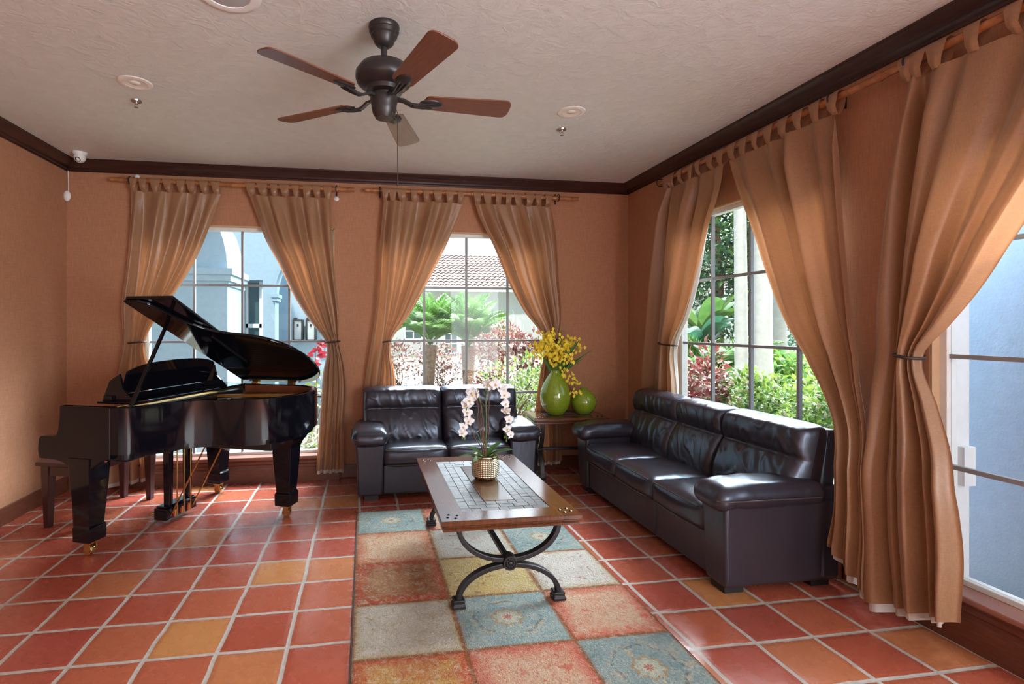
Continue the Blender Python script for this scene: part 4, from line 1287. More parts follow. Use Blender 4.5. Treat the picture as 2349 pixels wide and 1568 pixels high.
# white rod end plates
for a, lab in ((-2.145, 'small white plate on the wall above the curtain nearest the corner camera'), (-0.285, 'small white plate on the wall at the loveseat end of the piano window rod')):
    z = 2.945 if a < -1 else 2.81
    o = MB().lathe([(0.001, -0.012), (0.018, -0.010), (0.024, -0.004), (0.024, 0.0)], 16, X=Matrix.Rotation(-PI / 2, 4, 'X')).build('wall_plate', 'white', smooth=True)
    o.location = (a, YB - 0.0005, z)
    tag(o, lab, 'bracket plate', 'white rod plates')

# ------------------------------------------------------------------ vases and flowers
TZ = 0.64
o = MB().lathe([(0.001, 0.0), (0.06, 0.0), (0.085, 0.012), (0.13, 0.075), (0.148, 0.14), (0.152, 0.19), (0.142, 0.25), (0.115, 0.32), (0.080, 0.375), (0.056, 0.41), (0.046, 0.432), (0.052, 0.446), (0.046, 0.448), (0.036, 0.43), (0.03, 0.35), (0.001, 0.34)], 48).build('tall_vase', 'vase', smooth=True, angle=70)
o.location = (1.885, 5.015, TZ)
tag(o, 'tall teardrop green vase full of yellow flowers on the corner table', 'vase')
o = MB().lathe([(0.001, 0.0), (0.05, 0.0), (0.075, 0.010), (0.115, 0.06), (0.130, 0.11), (0.128, 0.145), (0.110, 0.19), (0.075, 0.228), (0.040, 0.245), (0.032, 0.25), (0.036, 0.262), (0.03, 0.264), (0.022, 0.25), (0.02, 0.20), (0.001, 0.19)], 48).build('round_vase', 'vase', smooth=True, angle=70)
o.location = (2.185, 5.02, TZ)
tag(o, 'short round empty green vase on the corner table', 'vase')

def arrangement():
    R = random.Random(11)
    root = thing('flower_arrangement', 'spray of yellow orchid flowers and blade-like green leaves in the tall green vase', 'flowers', (1.885, 5.015, TZ + 0.40))
    for k in range(11):
        side = R.uniform(-1, 1)
        ang = R.uniform(0, 2 * PI)
        if k < 6: dx, dy, up = -R.uniform(0.10, 0.24), R.uniform(-0.14, 0.04), R.uniform(0.12, 0.30)
        elif k < 9: dx, dy, up = R.uniform(0.10, 0.27), R.uniform(-0.12, 0.04), R.uniform(-0.10, 0.26)
        else: dx, dy, up = R.uniform(-0.05, 0.08), R.uniform(-0.2, 0.0), R.uniform(0.05, 0.2)
        P = []
        for i in range(9):
            t = i / 8
            P.append(Vector((dx * t ** 1.2, dy * t, 0.02 + (up + 0.12) * math.sin(t * 1.9) / math.sin(1.9) * (1 if up > 0 else 1) - (0.12 + (0.12 if up < 0 else 0)) * t * t)))
        b = MB(); b.tube(P, [0.0028] * 9, 5, 0)
        for i in range(2, 9):
            for q in range(7):
                c = P[i] + Vector((R.gauss(0, 0.034), R.gauss(0, 0.034), R.gauss(0, 0.034)))
                f = Vector((R.gauss(0, 0.5), -1, R.gauss(0.2, 0.5))).normalized()
                s1 = f.cross(Vector((0, 0, 1))).normalized(); s2 = s1.cross(f)
                for pt in range(4):
                    a = pt * PI / 2 + R.uniform(-0.3, 0.3)
                    d = s1 * math.cos(a) + s2 * math.sin(a) + f * 0.25
                    b.leaf(c, d, f, 0.018 if pt != 3 else 0.024, 0.016 if pt != 3 else 0.026, 1, 0.15, 0.2)
        b.build('flower_spray', ['stem', 'yellow'], root)
    for dx, dy, L, w in ((0.03, -0.03, 0.46, 0.036), (-0.02, -0.03, 0.38, 0.03), (0.15, -0.06, 0.40, 0.040), (0.30, -0.02, 0.36, 0.016), (0.06, -0.05, 0.28, 0.03), (-0.10, 0.0, 0.25, 0.026), (0.14, 0.03, 0.20, 0.02), (0.19, -0.06, 0.24, 0.022)):
        b = MB(); d = Vector((dx, dy, L)).normalized(); sd = Vector((1, 0.2, 0)).cross(d); sd = d.cross(Vector((0, 1, 0))).normalized()
        def fn(u, v):
            ww = 1.6 * w * math.sin(PI * min(1, 0.12 + v * 0.88)) ** 0.7 * (1 - v ** 3 * 0.6)
            droop = Vector((dx, dy, 0)) * v * v * 0.5
            return Vector((0, 0, -0.05)) + d * ((L + 0.05) * v) + droop + sd * ((u - 0.5) * ww) + Vector((0, 1, 0)) * abs(u - 0.5) * ww * 0.5
        b.grid(fn, 2, 12)
        b.build('leaf', 'leaf', root, smooth=True)
arrangement()

def orchid():
    px, py, z0 = 0.795, 3.425, ZR + 0.49
    pot = thing('flower_pot', 'hammered gold pot in the middle of the coffee table', 'pot', (px, py, z0))
    NA, ND = 34, 10
    b = MB(); na, nz = NA * 4, ND * 4
    def fn(u, v):
        a = 2 * PI * u; z = 0.022 + 0.122 * v
        r = 0.084 + 0.004 * math.sin(PI * v)
        i, j = u * NA, v * ND
        cu, cv_ = (i % 1) - 0.5, (j % 1) - 0.5
        bm_ = max(0, 1 - 3.4 * (cu * cu + cv_ * cv_)) if 0.01 < v < 0.99 else 0
        r += 0.0055 * bm_
        return (r * math.cos(a), r * math.sin(a), z)
    b.grid(fn, na, nz)
    b.lathe([(0.001, 0.0), (0.058, 0.0), (0.070, 0.005), (0.081, 0.018), (0.0845, 0.023)], 48)
    b.lathe([(0.0845, 0.143), (0.087, 0.150), (0.087, 0.156), (0.083, 0.160), (0.079, 0.156), (0.078, 0.12)], 48)
    b.build('body', 'potgold', pot, smooth=True, angle=60)
    MB().lathe([(0.001, 0.128), (0.04, 0.130), (0.079, 0.122)], 32).build('soil', 'soil', pot, smooth=True)
    R = random.Random(5)
    root = thing('potted_orchid', 'white orchid with two arching flower stems and bare twigs in the gold pot', 'orchid', (px, py, z0 + 0.125))
    # strap leaves
    for dx, dy, L, w, up in ((-1, -0.15, 0.20, 0.050, 0.32), (-0.6, -0.7, 0.17, 0.05, 0.25), (0.95, -0.25, 0.21, 0.06, 0.55), (0.5, -0.8, 0.13, 0.05, 0.3), (0.8, 0.5, 0.20, 0.05, 0.75), (-0.45, 0.2, 0.24, 0.022, 1.8), (0.55, -0.1, 0.24, 0.022, 2.2), (0.3, 0.1, 0.20, 0.02, 2.5), (-0.7, 0.5, 0.16, 0.05, 0.6)):
        d = Vector((dx, dy, up)).normalized(); sd = d.cross(Vector((0, 0, 1))).normalized()
        b = MB()
        def fn2(u, v):
            ww = w * (math.sin(PI * (0.1 + 0.88 * v)) ** 0.6)
            return d * (L * v) + sd * ((u - 0.5) * ww) + Vector((0, 0, abs(u - 0.5) * ww * 0.5 - 0.10 * L * v * v * 2)) + Vector((0, 0, 0.01))
        b.grid(fn2, 4, 12)
        b.build('leaf', 'leaf', root, smooth=True)
    for k in range(9):
        a = R.uniform(0, 6.28); P = [Vector((0, 0, 0))]; h = R.uniform(0.28, 0.52)
        dx, dy = R.uniform(-0.13, 0.09), R.uniform(-0.08, 0.05)
        for i in range(1, 8):
            t = i / 7
            P.append(Vector((dx * t + R.gauss(0, 0.006), dy * t + R.gauss(0, 0.006), h * t)))
        b = MB(); b.tube(P, [0.0035 - 0.0003 * i for i in range(8)], 5)
        for i in (3, 5, 6):
            b.tube([P[i], P[i] + Vector((R.gauss(0, 0.03), R.gauss(0, 0.02), 0.06))], [0.002, 0.001], 4)
        b.build('twig', 'twig', root)
    def path(pts, n=24):
        out = []
        P = [Vector(p) for p in pts]
        P = [P[0] * 2 - P[1]] + P + [P[-1] * 2 - P[-2]]
        for i in range(1, len(P) - 2):
            for q in range(n // (len(P) - 3)):
                t = q / (n // (len(P) - 3))
                out.append(0.5 * (2 * P[i] + (P[i + 1] - P[i - 1]) * t + (2 * P[i - 1] - 5 * P[i] + 4 * P[i + 1] - P[i + 2]) * t * t + (3 * P[i] - P[i - 1] - 3 * P[i + 1] + P[i + 2]) * t ** 3))
        out.append(P[-2]); return out
    s1 = path([(0.0, 0, 0), (0.005, -0.01, 0.25), (0.005, -0.01, 0.44), (0.05, -0.02, 0.505), (0.11, -0.03, 0.46), (0.145, -0.04, 0.34), (0.125, -0.05, 0.20), (0.135, -0.05, 0.14)], 35)
    s2 = path([(-0.01, 0, 0), (-0.02, -0.01, 0.28), (-0.045, -0.02, 0.42), (-0.09, -0.03, 0.455), (-0.125, -0.05, 0.40), (-0.15, -0.05, 0.28), (-0.155, -0.05, 0.19), (-0.165, -0.05, 0.155)], 35)
    b = MB(); b.tube(s1, 0.0033, 6); b.build('flower_stem', 'stem', root, smooth=True)
    b = MB(); b.tube(s2, 0.0033, 6); b.build('flower_stem', 'stem', root, smooth=True)
    MB().tube([(0.006, 0.0, 0), (0.004, 0.0, 0.52)], 0.003, 6).build('support_stake', 'leaf', root, smooth=True)
    # one blossom, then copies
    b = MB()
    for a, L, w in ((90, 0.034, 0.024), (18, 0.038, 0.036), (162, 0.038, 0.036), (234, 0.034, 0.024), (306, 0.034, 0.024)):
        a = math.radians(a); d = Vector((math.cos(a), -0.12, math.sin(a))); sd = Vector((-math.sin(a), 0, math.cos(a)))
        def fn3(u, v):
            ww = w * math.sin(PI * (0.08 + 0.86 * v)) ** 0.65
            return d * (L * v) + sd * ((u - 0.5) * ww) + Vector((0, 0.012 * v * v - 0.010 * (abs(u - 0.5) * 2) ** 2 * v, 0))
        b.grid(fn3, 4, 6)
    o = b.v[:]
    b.lathe([(0.0, -0.008), (0.006, -0.005), (0.007, 0.0), (0.0, 0.008)], 10, (0, -0.008, -0.004), 1)
    first = b.build('blossom', ['petal', 'petalc'], root, smooth=True, angle=80)
    spots = []
    for S, ids in ((s1, (13, 16, 19, 21, 23, 25, 27, 29, 31)), (s2, (15, 17, 19, 21, 23, 25, 27, 30))):
        for q, i in enumerate(ids):
            i = min(i, len(S) - 1)
            spots.append((S[i] + Vector((R.gauss(0, 0.012), -0.014 + R.gauss(0, 0.008), R.gauss(0, 0.006))), 1.22 - 0.05 * q))
    spots.append((s1[12] + Vector((0.0, -0.01, 0.025)), 1.1))
    for i, (p, sc) in enumerate(spots):
        o = first if i == 0 else link_copy(first, root)
        o.matrix_local = Matrix.Translation(p) @ Matrix.Rotation(R.uniform(-0.8, 0.8), 4, 'Z') @ Matrix.Rotation(R.uniform(-0.5, 0.5), 4, 'X') @ Matrix.Rotation(R.uniform(-0.4, 0.4), 4, 'Y') @ Matrix.Scale(sc, 4)
    for S in (s1, s2):
        b = MB()
        for i in range(-5, 0):
            p = S[i] + Vector((R.gauss(0, 0.008), 0, R.gauss(0, 0.004)))
            b.lathe([(0.0, -0.012), (0.006, -0.006), (0.006, 0.004), (0.0, 0.01)], 8, p)
        b.build('flower_buds', 'stem', root, smooth=True)
orchid()


# ------------------------------------------------------------------ outdoors
GZ = -0.05
struct(MB().box(-12, YB + 0.32, GZ - 0.1, 40, 60, GZ).box(XR + 0.32, -6, GZ - 0.1, 40, YB + 0.32, GZ).build('ground', 'ground'))
o = MB().box(1.2, 14.0, GZ, 22.0, 19.0, GZ + 0.01).box(2.2, 9.4, GZ, 4.6, 14.0, GZ + 0.01).build('garden_path', 'paving')
struct(o)

def arcade():
    root = thing('arcade_building', 'pale stucco arcade with a square pier and arched walls outside the piano window', 'building', (-1.7, 7.0, GZ))
    off = lambda vs: [(x + 1.7, y - 7.0, z - GZ) for x, y, z in vs]
    def part(name, m, fn, parent=root, **kw):
        b = MB(); fn(b); b.v = off(b.v); return b.build(name, m, parent, **kw)
    def pier(b):
        b.box(-4.2, 7.0, GZ, -1.73, 7.9, 2.04)
        poly = [(-4.2, 2.26), (-1.73, 2.26), (-1.745, 2.45), (-1.78, 2.62), (-1.83, 2.78), (-1.92, 2.95), (-2.05, 3.1), (-2.25, 3.22), (-4.2, 3.3)]
        b.prism(poly, 7.0, 7.9, fn=lambda a, c, h: (a, h, c))
    pr = part('pier', 'arcade', pier)
    def cap(b):
        for z0, z1, e in ((2.04, 2.10, 0.02), (2.10, 2.18, 0.05), (2.18, 2.26, 0.075)):
            b.box(-4.2, 7.0 - e, z0, -1.73 + e, 7.9, z1)
    part('capital', 'arcade', cap, pr)
    def wallb(b):
        b.box(-5.0, 9.5, GZ, -2.09, 9.9, 4.6); b.box(-1.76, 9.5, GZ, -1.56, 9.9, 4.6); b.box(-2.09, 9.5, GZ, -1.76, 9.9, 0.6); b.box(-2.09, 9.5, 2.33, -1.76, 9.9, 4.6)
        # arched opening to its right
        n = 14; cx, rr, zs = -0.95, 0.61, 2.08
        poly = [(-1.56, 4.6), (-1.56, zs)] + [(cx - rr * math.cos(PI * i / n), zs + rr * 1.3 * math.sin(PI * i / n)) for i in range(n + 1)] + [(-0.34, 4.6)]
        b.prism(poly, 9.5, 9.9, fn=lambda a, c, h: (a, h, c))
        b.box(-0.34, 9.5, GZ, 0.15, 9.9, 4.6)
    part('arched_wall', 'arcade', wallb)
    def cap2(b):
        b.box(-1.60, 9.44, 1.97, -1.52, 9.9, 2.03); b.box(-1.62, 9.42, 2.03, -1.50, 9.9, 2.09)
    part('impost', 'arcade', cap2)
    part('rear_wall', 'arcade', lambda b: b.box(-5, 10.8, GZ, 0.15, 11.0, 4.6))
    w = part('window', 'frame', lambda b: (b.box(-2.09, 9.70, 0.6, -2.05, 9.76, 2.33), b.box(-1.86, 9.70, 0.6, -1.80, 9.76, 2.33), b.box(-2.09, 9.70, 1.50, -1.80, 9.76, 1.57), b.box(-1.80, 9.6, 0.6, -1.76, 9.9, 2.33)))
    part('pane', 'darkglass', lambda b: b.box(-2.07, 9.74, 0.62, -1.82, 9.75, 2.31), w)
    part('lamp_wall', 'arcade', lambda b: b.box(-1.19, 8.5, GZ, 0.12, 8.75, 4.3))
    part('shade_slab', 'arcade', lambda b: b.box(-5.0, 5.62, 3.10, -1.70, 7.9, 3.25))  # unseen slab added overhead to keep the pier front in shade
arcade()
def lantern(x, label):
    root = thing('wall_lantern', label, 'wall lamp', (x, 8.36, 1.32), 0, 'black lanterns on the arcade wall')
    b = MB(); w, h = 0.065, 0.29
    for sx in (-1, 1):
        for sy in (-1, 1):
            b.box(sx * w - 0.012, sy * w - 0.012, 0, sx * w + 0.012, sy * w + 0.012, h)
    b.box(-w - 0.007, -w - 0.007, -0.012, w + 0.007, w + 0.007, 0.004); b.box(-w - 0.012, -w - 0.012, h, w + 0.012, w + 0.012, h + 0.02)
    b.box(-0.085, 0.10, h - 0.06, -0.03, 0.138, h + 0.05); b.box(-0.07, 0.0, h + 0.015, -0.045, 0.13, h + 0.035)
    b.build('cage', 'lantern', root)
    MB().box(-w + 0.004, -w + 0.004, 0.004, w - 0.004, w - 0.004, h).build('pane', 'stucco', root)
    MB().lathe([(0.001, h - 0.09), (0.012, h - 0.09), (0.014, h - 0.05), (0.001, h - 0.045)], 10, (0, -w, 0)).build('bulb', 'lantern', root)
lantern(-1.025, 'black box lantern on the pale arcade wall, the one further from the curtain')
lantern(-0.83, 'black box lantern on the pale arcade wall, partly hidden by the curtain')

def house():
    hx, hy = 4.0, 28.0
    root = thing('garden_house', 'white house with a clay tiled roof beyond the palms', 'building', (hx, hy, GZ))
    MB().box(-12, 0, 0, 22, 8, 3.45).build('wall', 'stucco', root)
    MB().box(-12.6, -0.75, 3.42, 22.6, 0.2, 3.56).build('eave', 'stucco', root)
    b = MB(); pitch = 0.30; nr = 13; L = 0.42
    nx = int(34 / pitch)
    slope = math.atan2(2.75, 5.4)
    cs, sn = math.cos(slope), math.sin(slope)
    for r in range(nr):
        d0, d1 = r * L, (r + 1) * L + 0.04
        base_i = len(b.v); per = 6; vs = []
        for end, dd, lift in ((0, d0, 0.055), (1, d1, 0.0)):
            for i in range(nx * per + 1):
                x = -12.4 + i * pitch / per
                z = 0.075 * abs(math.sin(PI * i / per)) + lift
                vs.append((x, -0.7 + dd * cs - z * sn, 3.56 + dd * sn + z * cs))
        m = nx * per + 1
        vs += [(v[0], v[1] + 0.03, v[2] - 0.06) for v in vs[:m]]
        b.add(vs, [(i, i + 1, m + i + 1, m + i) for i in range(m - 1)] + [(2 * m + i, 2 * m + i + 1, i + 1, i) for i in range(m - 1)])
    b.build('roof', 'rooftile', root, smooth=True, angle=40)
    for x0, x1, z0, z1 in ((-1.9, -1.0, 0.9, 2.2), (0.25, 0.95, 0.1, 1.75)):
        b = MB()
        for q in np.linspace(x0, x1, 3): b.box(q - 0.03, -0.06, z0, q + 0.03, 0.02, z1)
        for q in np.linspace(z0, z1, 4): b.box(x0, -0.06, q - 0.03, x1, 0.02, q + 0.03)
        w = b.build('window', 'frame', root)
        MB().box(x0, -0.03, z0, x1, -0.02, z1).build('pane', 'darkglass', w)
house()

def frond_mesh(L, nl, w, droop, lw, mat_, name='frond', curl=0.5):
    b = MB(); P = []
    for i in range(13):
        t = i / 12
        P.append(Vector((L * (t - 0.16 * droop * t ** 3), 0, L * (0.30 * t - droop * t * t))))
    b.tube(P, [0.012 * (1 - 0.85 * i / 12) + 0.002 for i in range(13)], 4, 0)
    for i in range(nl):
        t = 0.16 + 0.83 * i / (nl - 1)
        f = t * 12; k = min(int(f), 11); p = P[k].lerp(P[k + 1], f - k); tg = (P[k + 1] - P[k]).normalized()
        ll = lw * math.sin(PI * min(1, 0.22 + 0.74 * t)) ** 0.7
        for s_ in (-1, 1):
            d = tg * 0.75 + Vector((0, s_, 0)) * 0.9 + Vector((0, 0, 0.22 + 0.2 * math.sin(i * 1.7)))
            b.leaf(p, d, (0, 0, 1), ll, w, 0, 0.1, 0.3)
    me = b.build(name, mat_)
    return me
def palm(name, label, loc, h, r0, nf, L, lean, m_trunk, el=(0.45, 1.4), group=None, droop=0.42, nl=46, lw=0.34, proto=None, seed=1, rings=False):
    R = random.Random(seed)
    root = thing(name, label, 'palm', loc, R.uniform(0, 6), group)
    b = MB(); P = []; rad = []
    k = 60
    for i in range(k + 1):
        t = i / k
        P.append((lean[0] * t * t, lean[1] * t * t, h * t))
        rad.append(r0 * ((1.12 - 0.2 * t + 0.25 * math.exp(-t * 14)) if rings else (0.85 + 0.35 * t)) * (1 + (0.03 if rings else 0.12) * abs(math.sin(i * 2.1))))
    b.tube(P, rad, 14)
    b.build('trunk', m_trunk, root, smooth=True, angle=80)
    if proto is None:
        proto = frond_mesh(L, nl, 0.012 * L / 1.3 + 0.003, droop, lw, 'frond'); proto.parent = root; first = True
    else:
        first = False
    for i in range(nf):
        o = proto if (first and i == 0) else link_copy(proto, root)
        a = i * 2.39996 + R.uniform(-0.2, 0.2); e = el[0] + (el[1] - el[0]) * (i + 0.5) / nf
        s_ = R.uniform(0.85, 1.1)
        o.matrix_local = Matrix.Translation((lean[0], lean[1], h)) @ Matrix.Rotation(a, 4, 'Z') @ Matrix.Rotation(-e, 4, 'Y') @ Matrix.Scale(s_, 4)
    return proto
pf = palm('pygmy_palm', 'feathery dwarf palm standing nearer the piano side beyond the middle window', (1.45, 12.0, GZ), 1.15, 0.13, 30, 1.30, (0.03, 0), 'palmtrunk', group='dwarf palms', seed=2)
palm('pygmy_palm', 'feathery dwarf palm in the centre of the middle window', (2.36, 11.9, GZ), 1.12, 0.13, 32, 1.4, (-0.03, 0), 'palmtrunk', proto=pf, group='dwarf palms', seed=3)
palm('pygmy_palm', 'feathery dwarf palm further back between the middle window and the house', (0.55, 14.0, GZ), 1.2, 0.12, 24, 1.3, (0.0, 0), 'palmtrunk', proto=pf, group='dwarf palms', seed=4)
rp = palm('palm_tree', 'tall pale palm trunk just outside the right garden window, the thinner of the pair', (5.86, 7.42, GZ), 6.6, 0.085, 14, 2.6, (0.10, -0.05), 'bark', el=(-0.2, 1.0), nl=40, lw=0.55, rings=True, group='pale palm trunks', seed=5)
palm('palm_tree', 'tall pale palm trunk just outside the right garden window, the thicker of the pair', (6.02, 7.15, GZ), 7.2, 0.115, 14, 2.6, (-0.12, 0.0), 'bark', el=(-0.2, 1.0), proto=rp, rings=True, group='pale palm trunks', seed=6)
palm('palm_tree', 'distant pale palm trunk behind the green ferns beyond the sofa window', (9.0, 10.2, GZ), 7.0, 0.12, 12, 2.6, (0.1, 0.0), 'bark', el=(-0.2, 1.0), proto=rp, rings=True, group='pale palm trunks', seed=7)
palm('cycad', 'low green cycad with stiff arching fronds behind the red croton', (6.35, 8.75, GZ), 0.55, 0.12, 30, 1.0, (0, 0), 'palmtrunk', el=(-0.05, 1.1), proto=pf, seed=8)

def shrub(name, label, c, size, n, leaf, mats, weights, seed, cat='shrub', group=None, up=0.4):
    R = random.Random(seed)
    root = thing(name, label, cat, (c[0], c[1], GZ), 0, group)
    b = MB()
    zc = c[2] - GZ
    lumps = [(R.uniform(-0.55, 0.55), R.uniform(-0.55, 0.55), R.uniform(-0.45, 0.5), R.uniform(0.45, 0.75)) for _ in range(9)]
    k = 0
    while k < n:
        lx, ly, lz, lr = R.choice(lumps)
        v = Vector((R.gauss(0, 1), R.gauss(0, 1), R.gauss(0, 1))).normalized()
        rr = lr * R.uniform(0.6, 1.0) ** 0.5
        q = Vector((lx, ly, lz)) + v * rr
        p = Vector((q.x * size[0], q.y * size[1], zc + q.z * size[2]))
        if p.z < 0.03: continue
        d = v + Vector((R.gauss(0, 0.5), R.gauss(0, 0.5), R.gauss(up, 0.5)))
        b.leaf(p, d, (R.gauss(0, 0.4), R.gauss(0, 0.4), 1), leaf * R.uniform(0.6, 1.2), leaf * R.uniform(0.35, 0.55), R.choices(range(len(mats)), weights)[0], 0.18, 0.3)
        k += 1
    b.build('foliage', mats, root)
    b = MB()
    for i in range(12):
        lx, ly, lz, lr = R.choice(lumps)
        e = Vector((lx * size[0], ly * size[1], max(0.1, zc + lz * size[2])))
        m_ = e * 0.5 + Vector((R.gauss(0, 0.05), R.gauss(0, 0.05), 0))
        b.tube([(R.gauss(0, 0.05), R.gauss(0, 0.05), 0), m_, e], [0.014, 0.011, 0.005], 5)
    b.build('stems', 'twig', root)
    return root
CR = ['red', 'wine', 'pale']; W1_ = (3, 3, 2)
G2 = ['lime', 'green', 'pale']
crot = [((0.85, 13.0, 0.55), (0.75, 0.5, 0.60), 'wine-coloured croton bush low on the piano side of the dwarf palms'), ((1.95, 12.9, 0.50), (0.75, 0.5, 0.55), 'wine-coloured croton bush low between the two dwarf palms'),
        ((2.80, 10.9, 0.85), (0.62, 0.5, 0.65), 'tall wine-coloured croton bush beside the stone birdbath'), ((3.05, 12.6, 1.00), (0.7, 0.6, 0.75), 'wine-coloured croton bush behind the stone birdbath'), ((2.45, 9.9, 0.30), (0.45, 0.4, 0.35), 'small wine-coloured croton bush at the foot of the central dwarf palm')]
for i, (c, s_, lab) in enumerate(crot):
    shrub('croton_bush', lab, c, s_, 900, 0.12, ['wine', 'red', 'pale'], (5, 1, 2.5), 20 + i, group='croton bushes beyond the loveseat')
shrub('croton_bush', 'red croton bush close outside the right garden window', (3.70, 5.25, 0.72), (0.36, 0.42, 0.64), 1700, 0.10, CR, (5, 3, 2), 31, up=0.1)
for i, (c, s_, lab) in enumerate([((2.02, 7.0, 0.62), (0.48, 0.45, 0.50), 'yellow-green bush close outside the middle window beside the vases'), ((1.05, 7.4, 0.28), (0.6, 0.45, 0.34), 'low yellow-green bush behind the back of the loveseat'), ((2.75, 7.9, 0.45), (0.5, 0.45, 0.5), 'yellow-green bush partly hidden behind the curtain by the vases')]):
    shrub('garden_shrub', lab, c, s_, 1500, 0.08, G2, (4, 2, 2), 40 + i, group='yellow-green bushes beyond the loveseat')
for i, (c, s_, lab) in enumerate([((4.40, 5.55, 0.50), (0.45, 0.45, 0.42), 'bright green bush behind the red croton'), ((3.95, 4.72, 0.55), (0.40, 0.40, 0.46), 'bright green bush in the middle of the sofa window'),
                                  ((4.00, 4.28, 0.62), (0.40, 0.40, 0.46), 'bright green bush next to the curtain at the sofa window'), ((5.3, 6.3, 0.35), (0.7, 0.6, 0.42), 'low bright green bush at the foot of the pale palms')]):
    shrub('garden_shrub', lab, c, s_, 2000, 0.085, G2, (4, 3, 1), 50 + i, group='green bushes outside the sofa window')
shrub('low_fern', 'pale feathery fern mound beside the pale palm trunks', (6.9, 7.9, 0.55), (0.8, 0.8, 0.6), 1500, 0.20, ['frond', 'lime'], (2, 1), 61, 'fern')
shrub('croton_bush', 'dark wine croton behind the yellow flowers at the edge of the middle window', (2.60, 8.3, 1.10), (0.30, 0.3, 0.36), 420, 0.12, ['wine', 'red'], (5, 1), 62)
# strap-leaved plants and banana leaves
def strap(name, label, c, n, L, w, m_, cat, seed, spread=1.0, rise=0.9):
    R = random.Random(seed)
    root = thing(name, label, cat, (c[0], c[1], GZ), 0)
    for i in range(n):
        a = i * 2.4 + R.uniform(-0.3, 0.3); d = Vector((math.cos(a) * spread, math.sin(a) * spread, rise + R.uniform(-0.3, 0.5))).normalized()
        sd = d.cross(Vector((0, 0, 1))).normalized(); LL = L * R.uniform(0.75, 1.1); z0 = c[2] - GZ
        b = MB()
        def fn(u, v):
            ww = w * (math.sin(PI * (0.12 + 0.86 * v)) ** 0.7)
            return d * (LL * v) + sd * ((u - 0.5) * ww) + Vector((0, 0, z0 + abs(u - 0.5) * ww * 0.4 - 0.35 * LL * v * v * v))
        b.grid(fn, 2, 10)
        b.build('leaf', m_, root, smooth=True)
    b = MB(); b.tube([(0, 0, 0), (0, 0, c[2] - GZ + 0.05)], [0.05, 0.04], 8); b.build('stem', 'stem', root, smooth=True)
strap('strap_plant', 'plant of long bright green strap leaves near the curtain at the sofa window', (5.25, 5.75, 0.45), 22, 0.85, 0.09, 'lime', 'plant', 71)
strap('banana_plant', 'big-leaved banana plant at the corner side of the sofa window', (6.35, 9.3, 0.8), 12, 1.5, 0.40, 'teal', 'plant', 72, 0.7, 1.0)
strap('banana_plant', 'taller big-leaved banana plant behind the cycad', (7.2, 10.3, 1.3), 12, 1.7, 0.42, 'green', 'plant', 73, 0.8, 0.9)
# red-leaved plant at the right edge of the piano window
def redplant():
    R = random.Random(9)
    root = thing('scarlet_plant', 'spindly plant with a few scarlet leaves at the edge of the piano window', 'plant', (-0.56, 6.3, GZ))
    b = MB(); b.tube([(0, 0, 0), (0.01, 0, 0.6), (-0.02, 0, 1.35)], [0.008, 0.006, 0.003], 5)
    b.tube([(0.01, 0, 0.5), (0.09, 0, 0.8), (0.10, 0, 1.15)], [0.006, 0.004, 0.003], 5)
    b.build('stems', 'twig', root)
    b = MB()
    for i in range(12):
        z = R.uniform(1.05, 1.42); a = R.uniform(0, 6.28)
        b.leaf((R.uniform(-0.05, 0.05), 0, z), (math.cos(a), math.sin(a) * 0.5, R.uniform(-0.5, 0.5)), (0, -1, 0.3), R.uniform(0.10, 0.17), R.uniform(0.06, 0.09), 0)
    for i in range(110):
        z = R.uniform(0.15, 1.1); a = R.uniform(0, 6.28); q = R.uniform(0, 0.14)
        b.leaf((q * math.cos(a) + 0.04, q * math.sin(a), z), (math.cos(a), math.sin(a), R.uniform(-0.5, 0.5)), (0, -1, 0.3), R.uniform(0.06, 0.11), R.uniform(0.03, 0.05), R.choice((1, 1, 2)))
    b.build('foliage', ['scarlet', 'pale', 'lime'], root)
redplant()
shrub('garden_shrub', 'small weedy plant on the ground under the tail of the piano outside the window', (-0.75, 6.4, 0.10), (0.45, 0.3, 0.16), 260, 0.08, ['green', 'pale'], (1, 1), 83)
# birdbath
bb = thing('birdbath', 'white stone birdbath among the garden bushes', 'birdbath', (2.74, 9.0, GZ))
MB().lathe([(0.001, 1.14), (0.20, 1.17), (0.30, 1.24), (0.335, 1.25), (0.34, 1.23), (0.27, 1.15), (0.12, 1.08), (0.07, 1.05), (0.001, 1.05)], 32).build('bowl', 'bark', bb, smooth=True)
MB().lathe([(0.001, 0.0), (0.20, 0.0), (0.20, 0.06), (0.11, 0.12), (0.08, 0.5), (0.09, 0.9), (0.07, 1.06), (0.001, 1.06)], 24).build('pedestal', 'bark', bb, smooth=True)
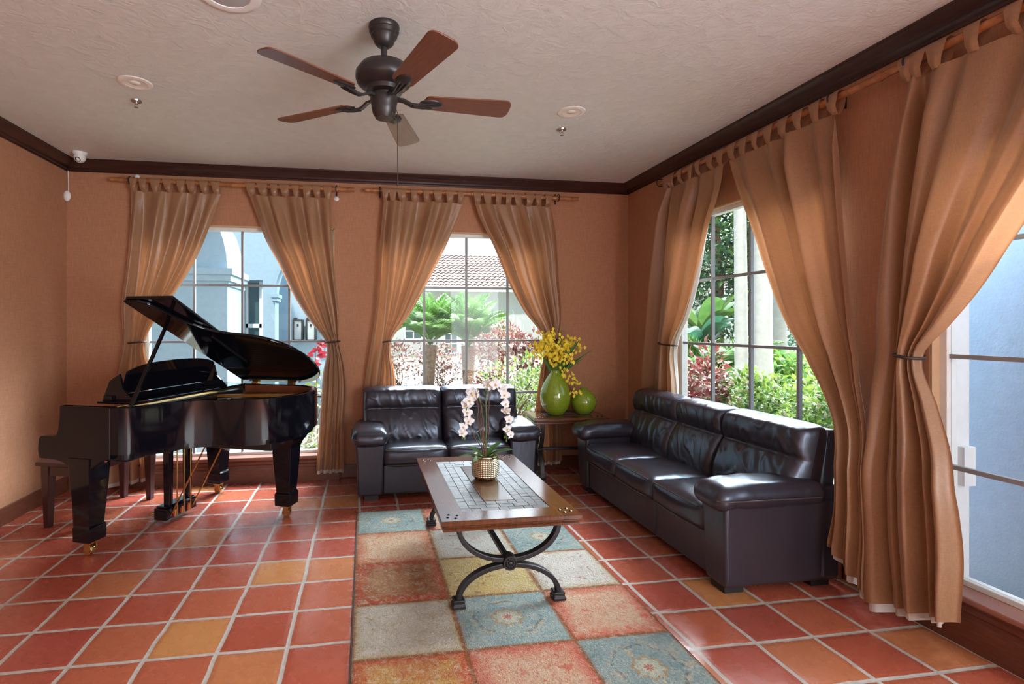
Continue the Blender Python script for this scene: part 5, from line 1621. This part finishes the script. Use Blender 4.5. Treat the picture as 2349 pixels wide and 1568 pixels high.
# backdrop trees beyond the sofa window
def tree(label, x, y, h, r, n, seed, m_=('teal', 'green')):
    R = random.Random(seed)
    root = thing('garden_tree', label, 'tree', (x, y, GZ), 0, 'leafy trees beyond the sofa window')
    MB().tube([(0, 0, 0), (0.1, 0.05, h * 0.4), (-0.05, 0, h * 0.8)], [0.16, 0.12, 0.06], 8).build('trunk', 'palmtrunk', root, smooth=True)
    b = MB()
    lumps = [(R.gauss(0, r * 0.45), R.gauss(0, r * 0.45), h * R.uniform(0.18, 0.95), r * R.uniform(0.35, 0.6)) for _ in range(16)]
    for k in range(n):
        lx, ly, lz, lr = R.choice(lumps)
        v = Vector((R.gauss(0, 1), R.gauss(0, 1), R.gauss(0, 1))).normalized()
        p = Vector((lx, ly, lz)) + v * lr * R.uniform(0.5, 1) ** 0.5
        if p.z < 0.1: continue
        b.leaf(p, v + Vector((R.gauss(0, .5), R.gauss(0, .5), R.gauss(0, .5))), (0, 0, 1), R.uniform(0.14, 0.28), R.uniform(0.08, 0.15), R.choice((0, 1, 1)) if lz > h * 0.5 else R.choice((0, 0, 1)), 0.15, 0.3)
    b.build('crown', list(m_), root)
for i, (x, y, h, r, lab) in enumerate([(9.4, 16.6, 7.5, 2.6, 'leafy tree beyond the sofa window nearest the room corner'), (10.2, 13.9, 6.5, 2.3, 'leafy tree directly behind the banana plants'), (12.2, 15.3, 8.0, 2.7, 'leafy tree behind the pale palm trunks'),
                                       (13.6, 14.0, 7.0, 2.6, 'leafy tree seen between the pale palms and the curtain'), (14.6, 12.0, 7.0, 2.6, 'leafy tree behind the distant pale palm'), (11.4, 18.6, 8.5, 3.0, 'tall leafy tree furthest back beyond the sofa window')]):
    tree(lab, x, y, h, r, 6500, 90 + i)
# pale blue wall close outside the side window
sw_ = thing('stucco_wall', 'pale blue stucco wall close outside the side window', 'wall', (3.45, 1.4, GZ))
MB().box(0.0, -1.6, 0, 0.2, 1.75, 2.35).build('wall_face', 'stuccoblue', sw_)
MB().box(-0.10, -1.2, 0, 0.0, 0.50, 2.35).build('pilaster', 'stuccoblue', sw_)
ct = thing('window_casing', 'white plaster casing with a small block outside the side window', 'trim', (3.03, 2.33, 0.2))
MB().box(0.0, -0.055, 0, 0.09, 0.0, 2.3).build('strip', 'white', ct)
MB().box(0.02, -0.085, 0.50, 0.09, -0.055, 0.70).build('block', 'white', ct)
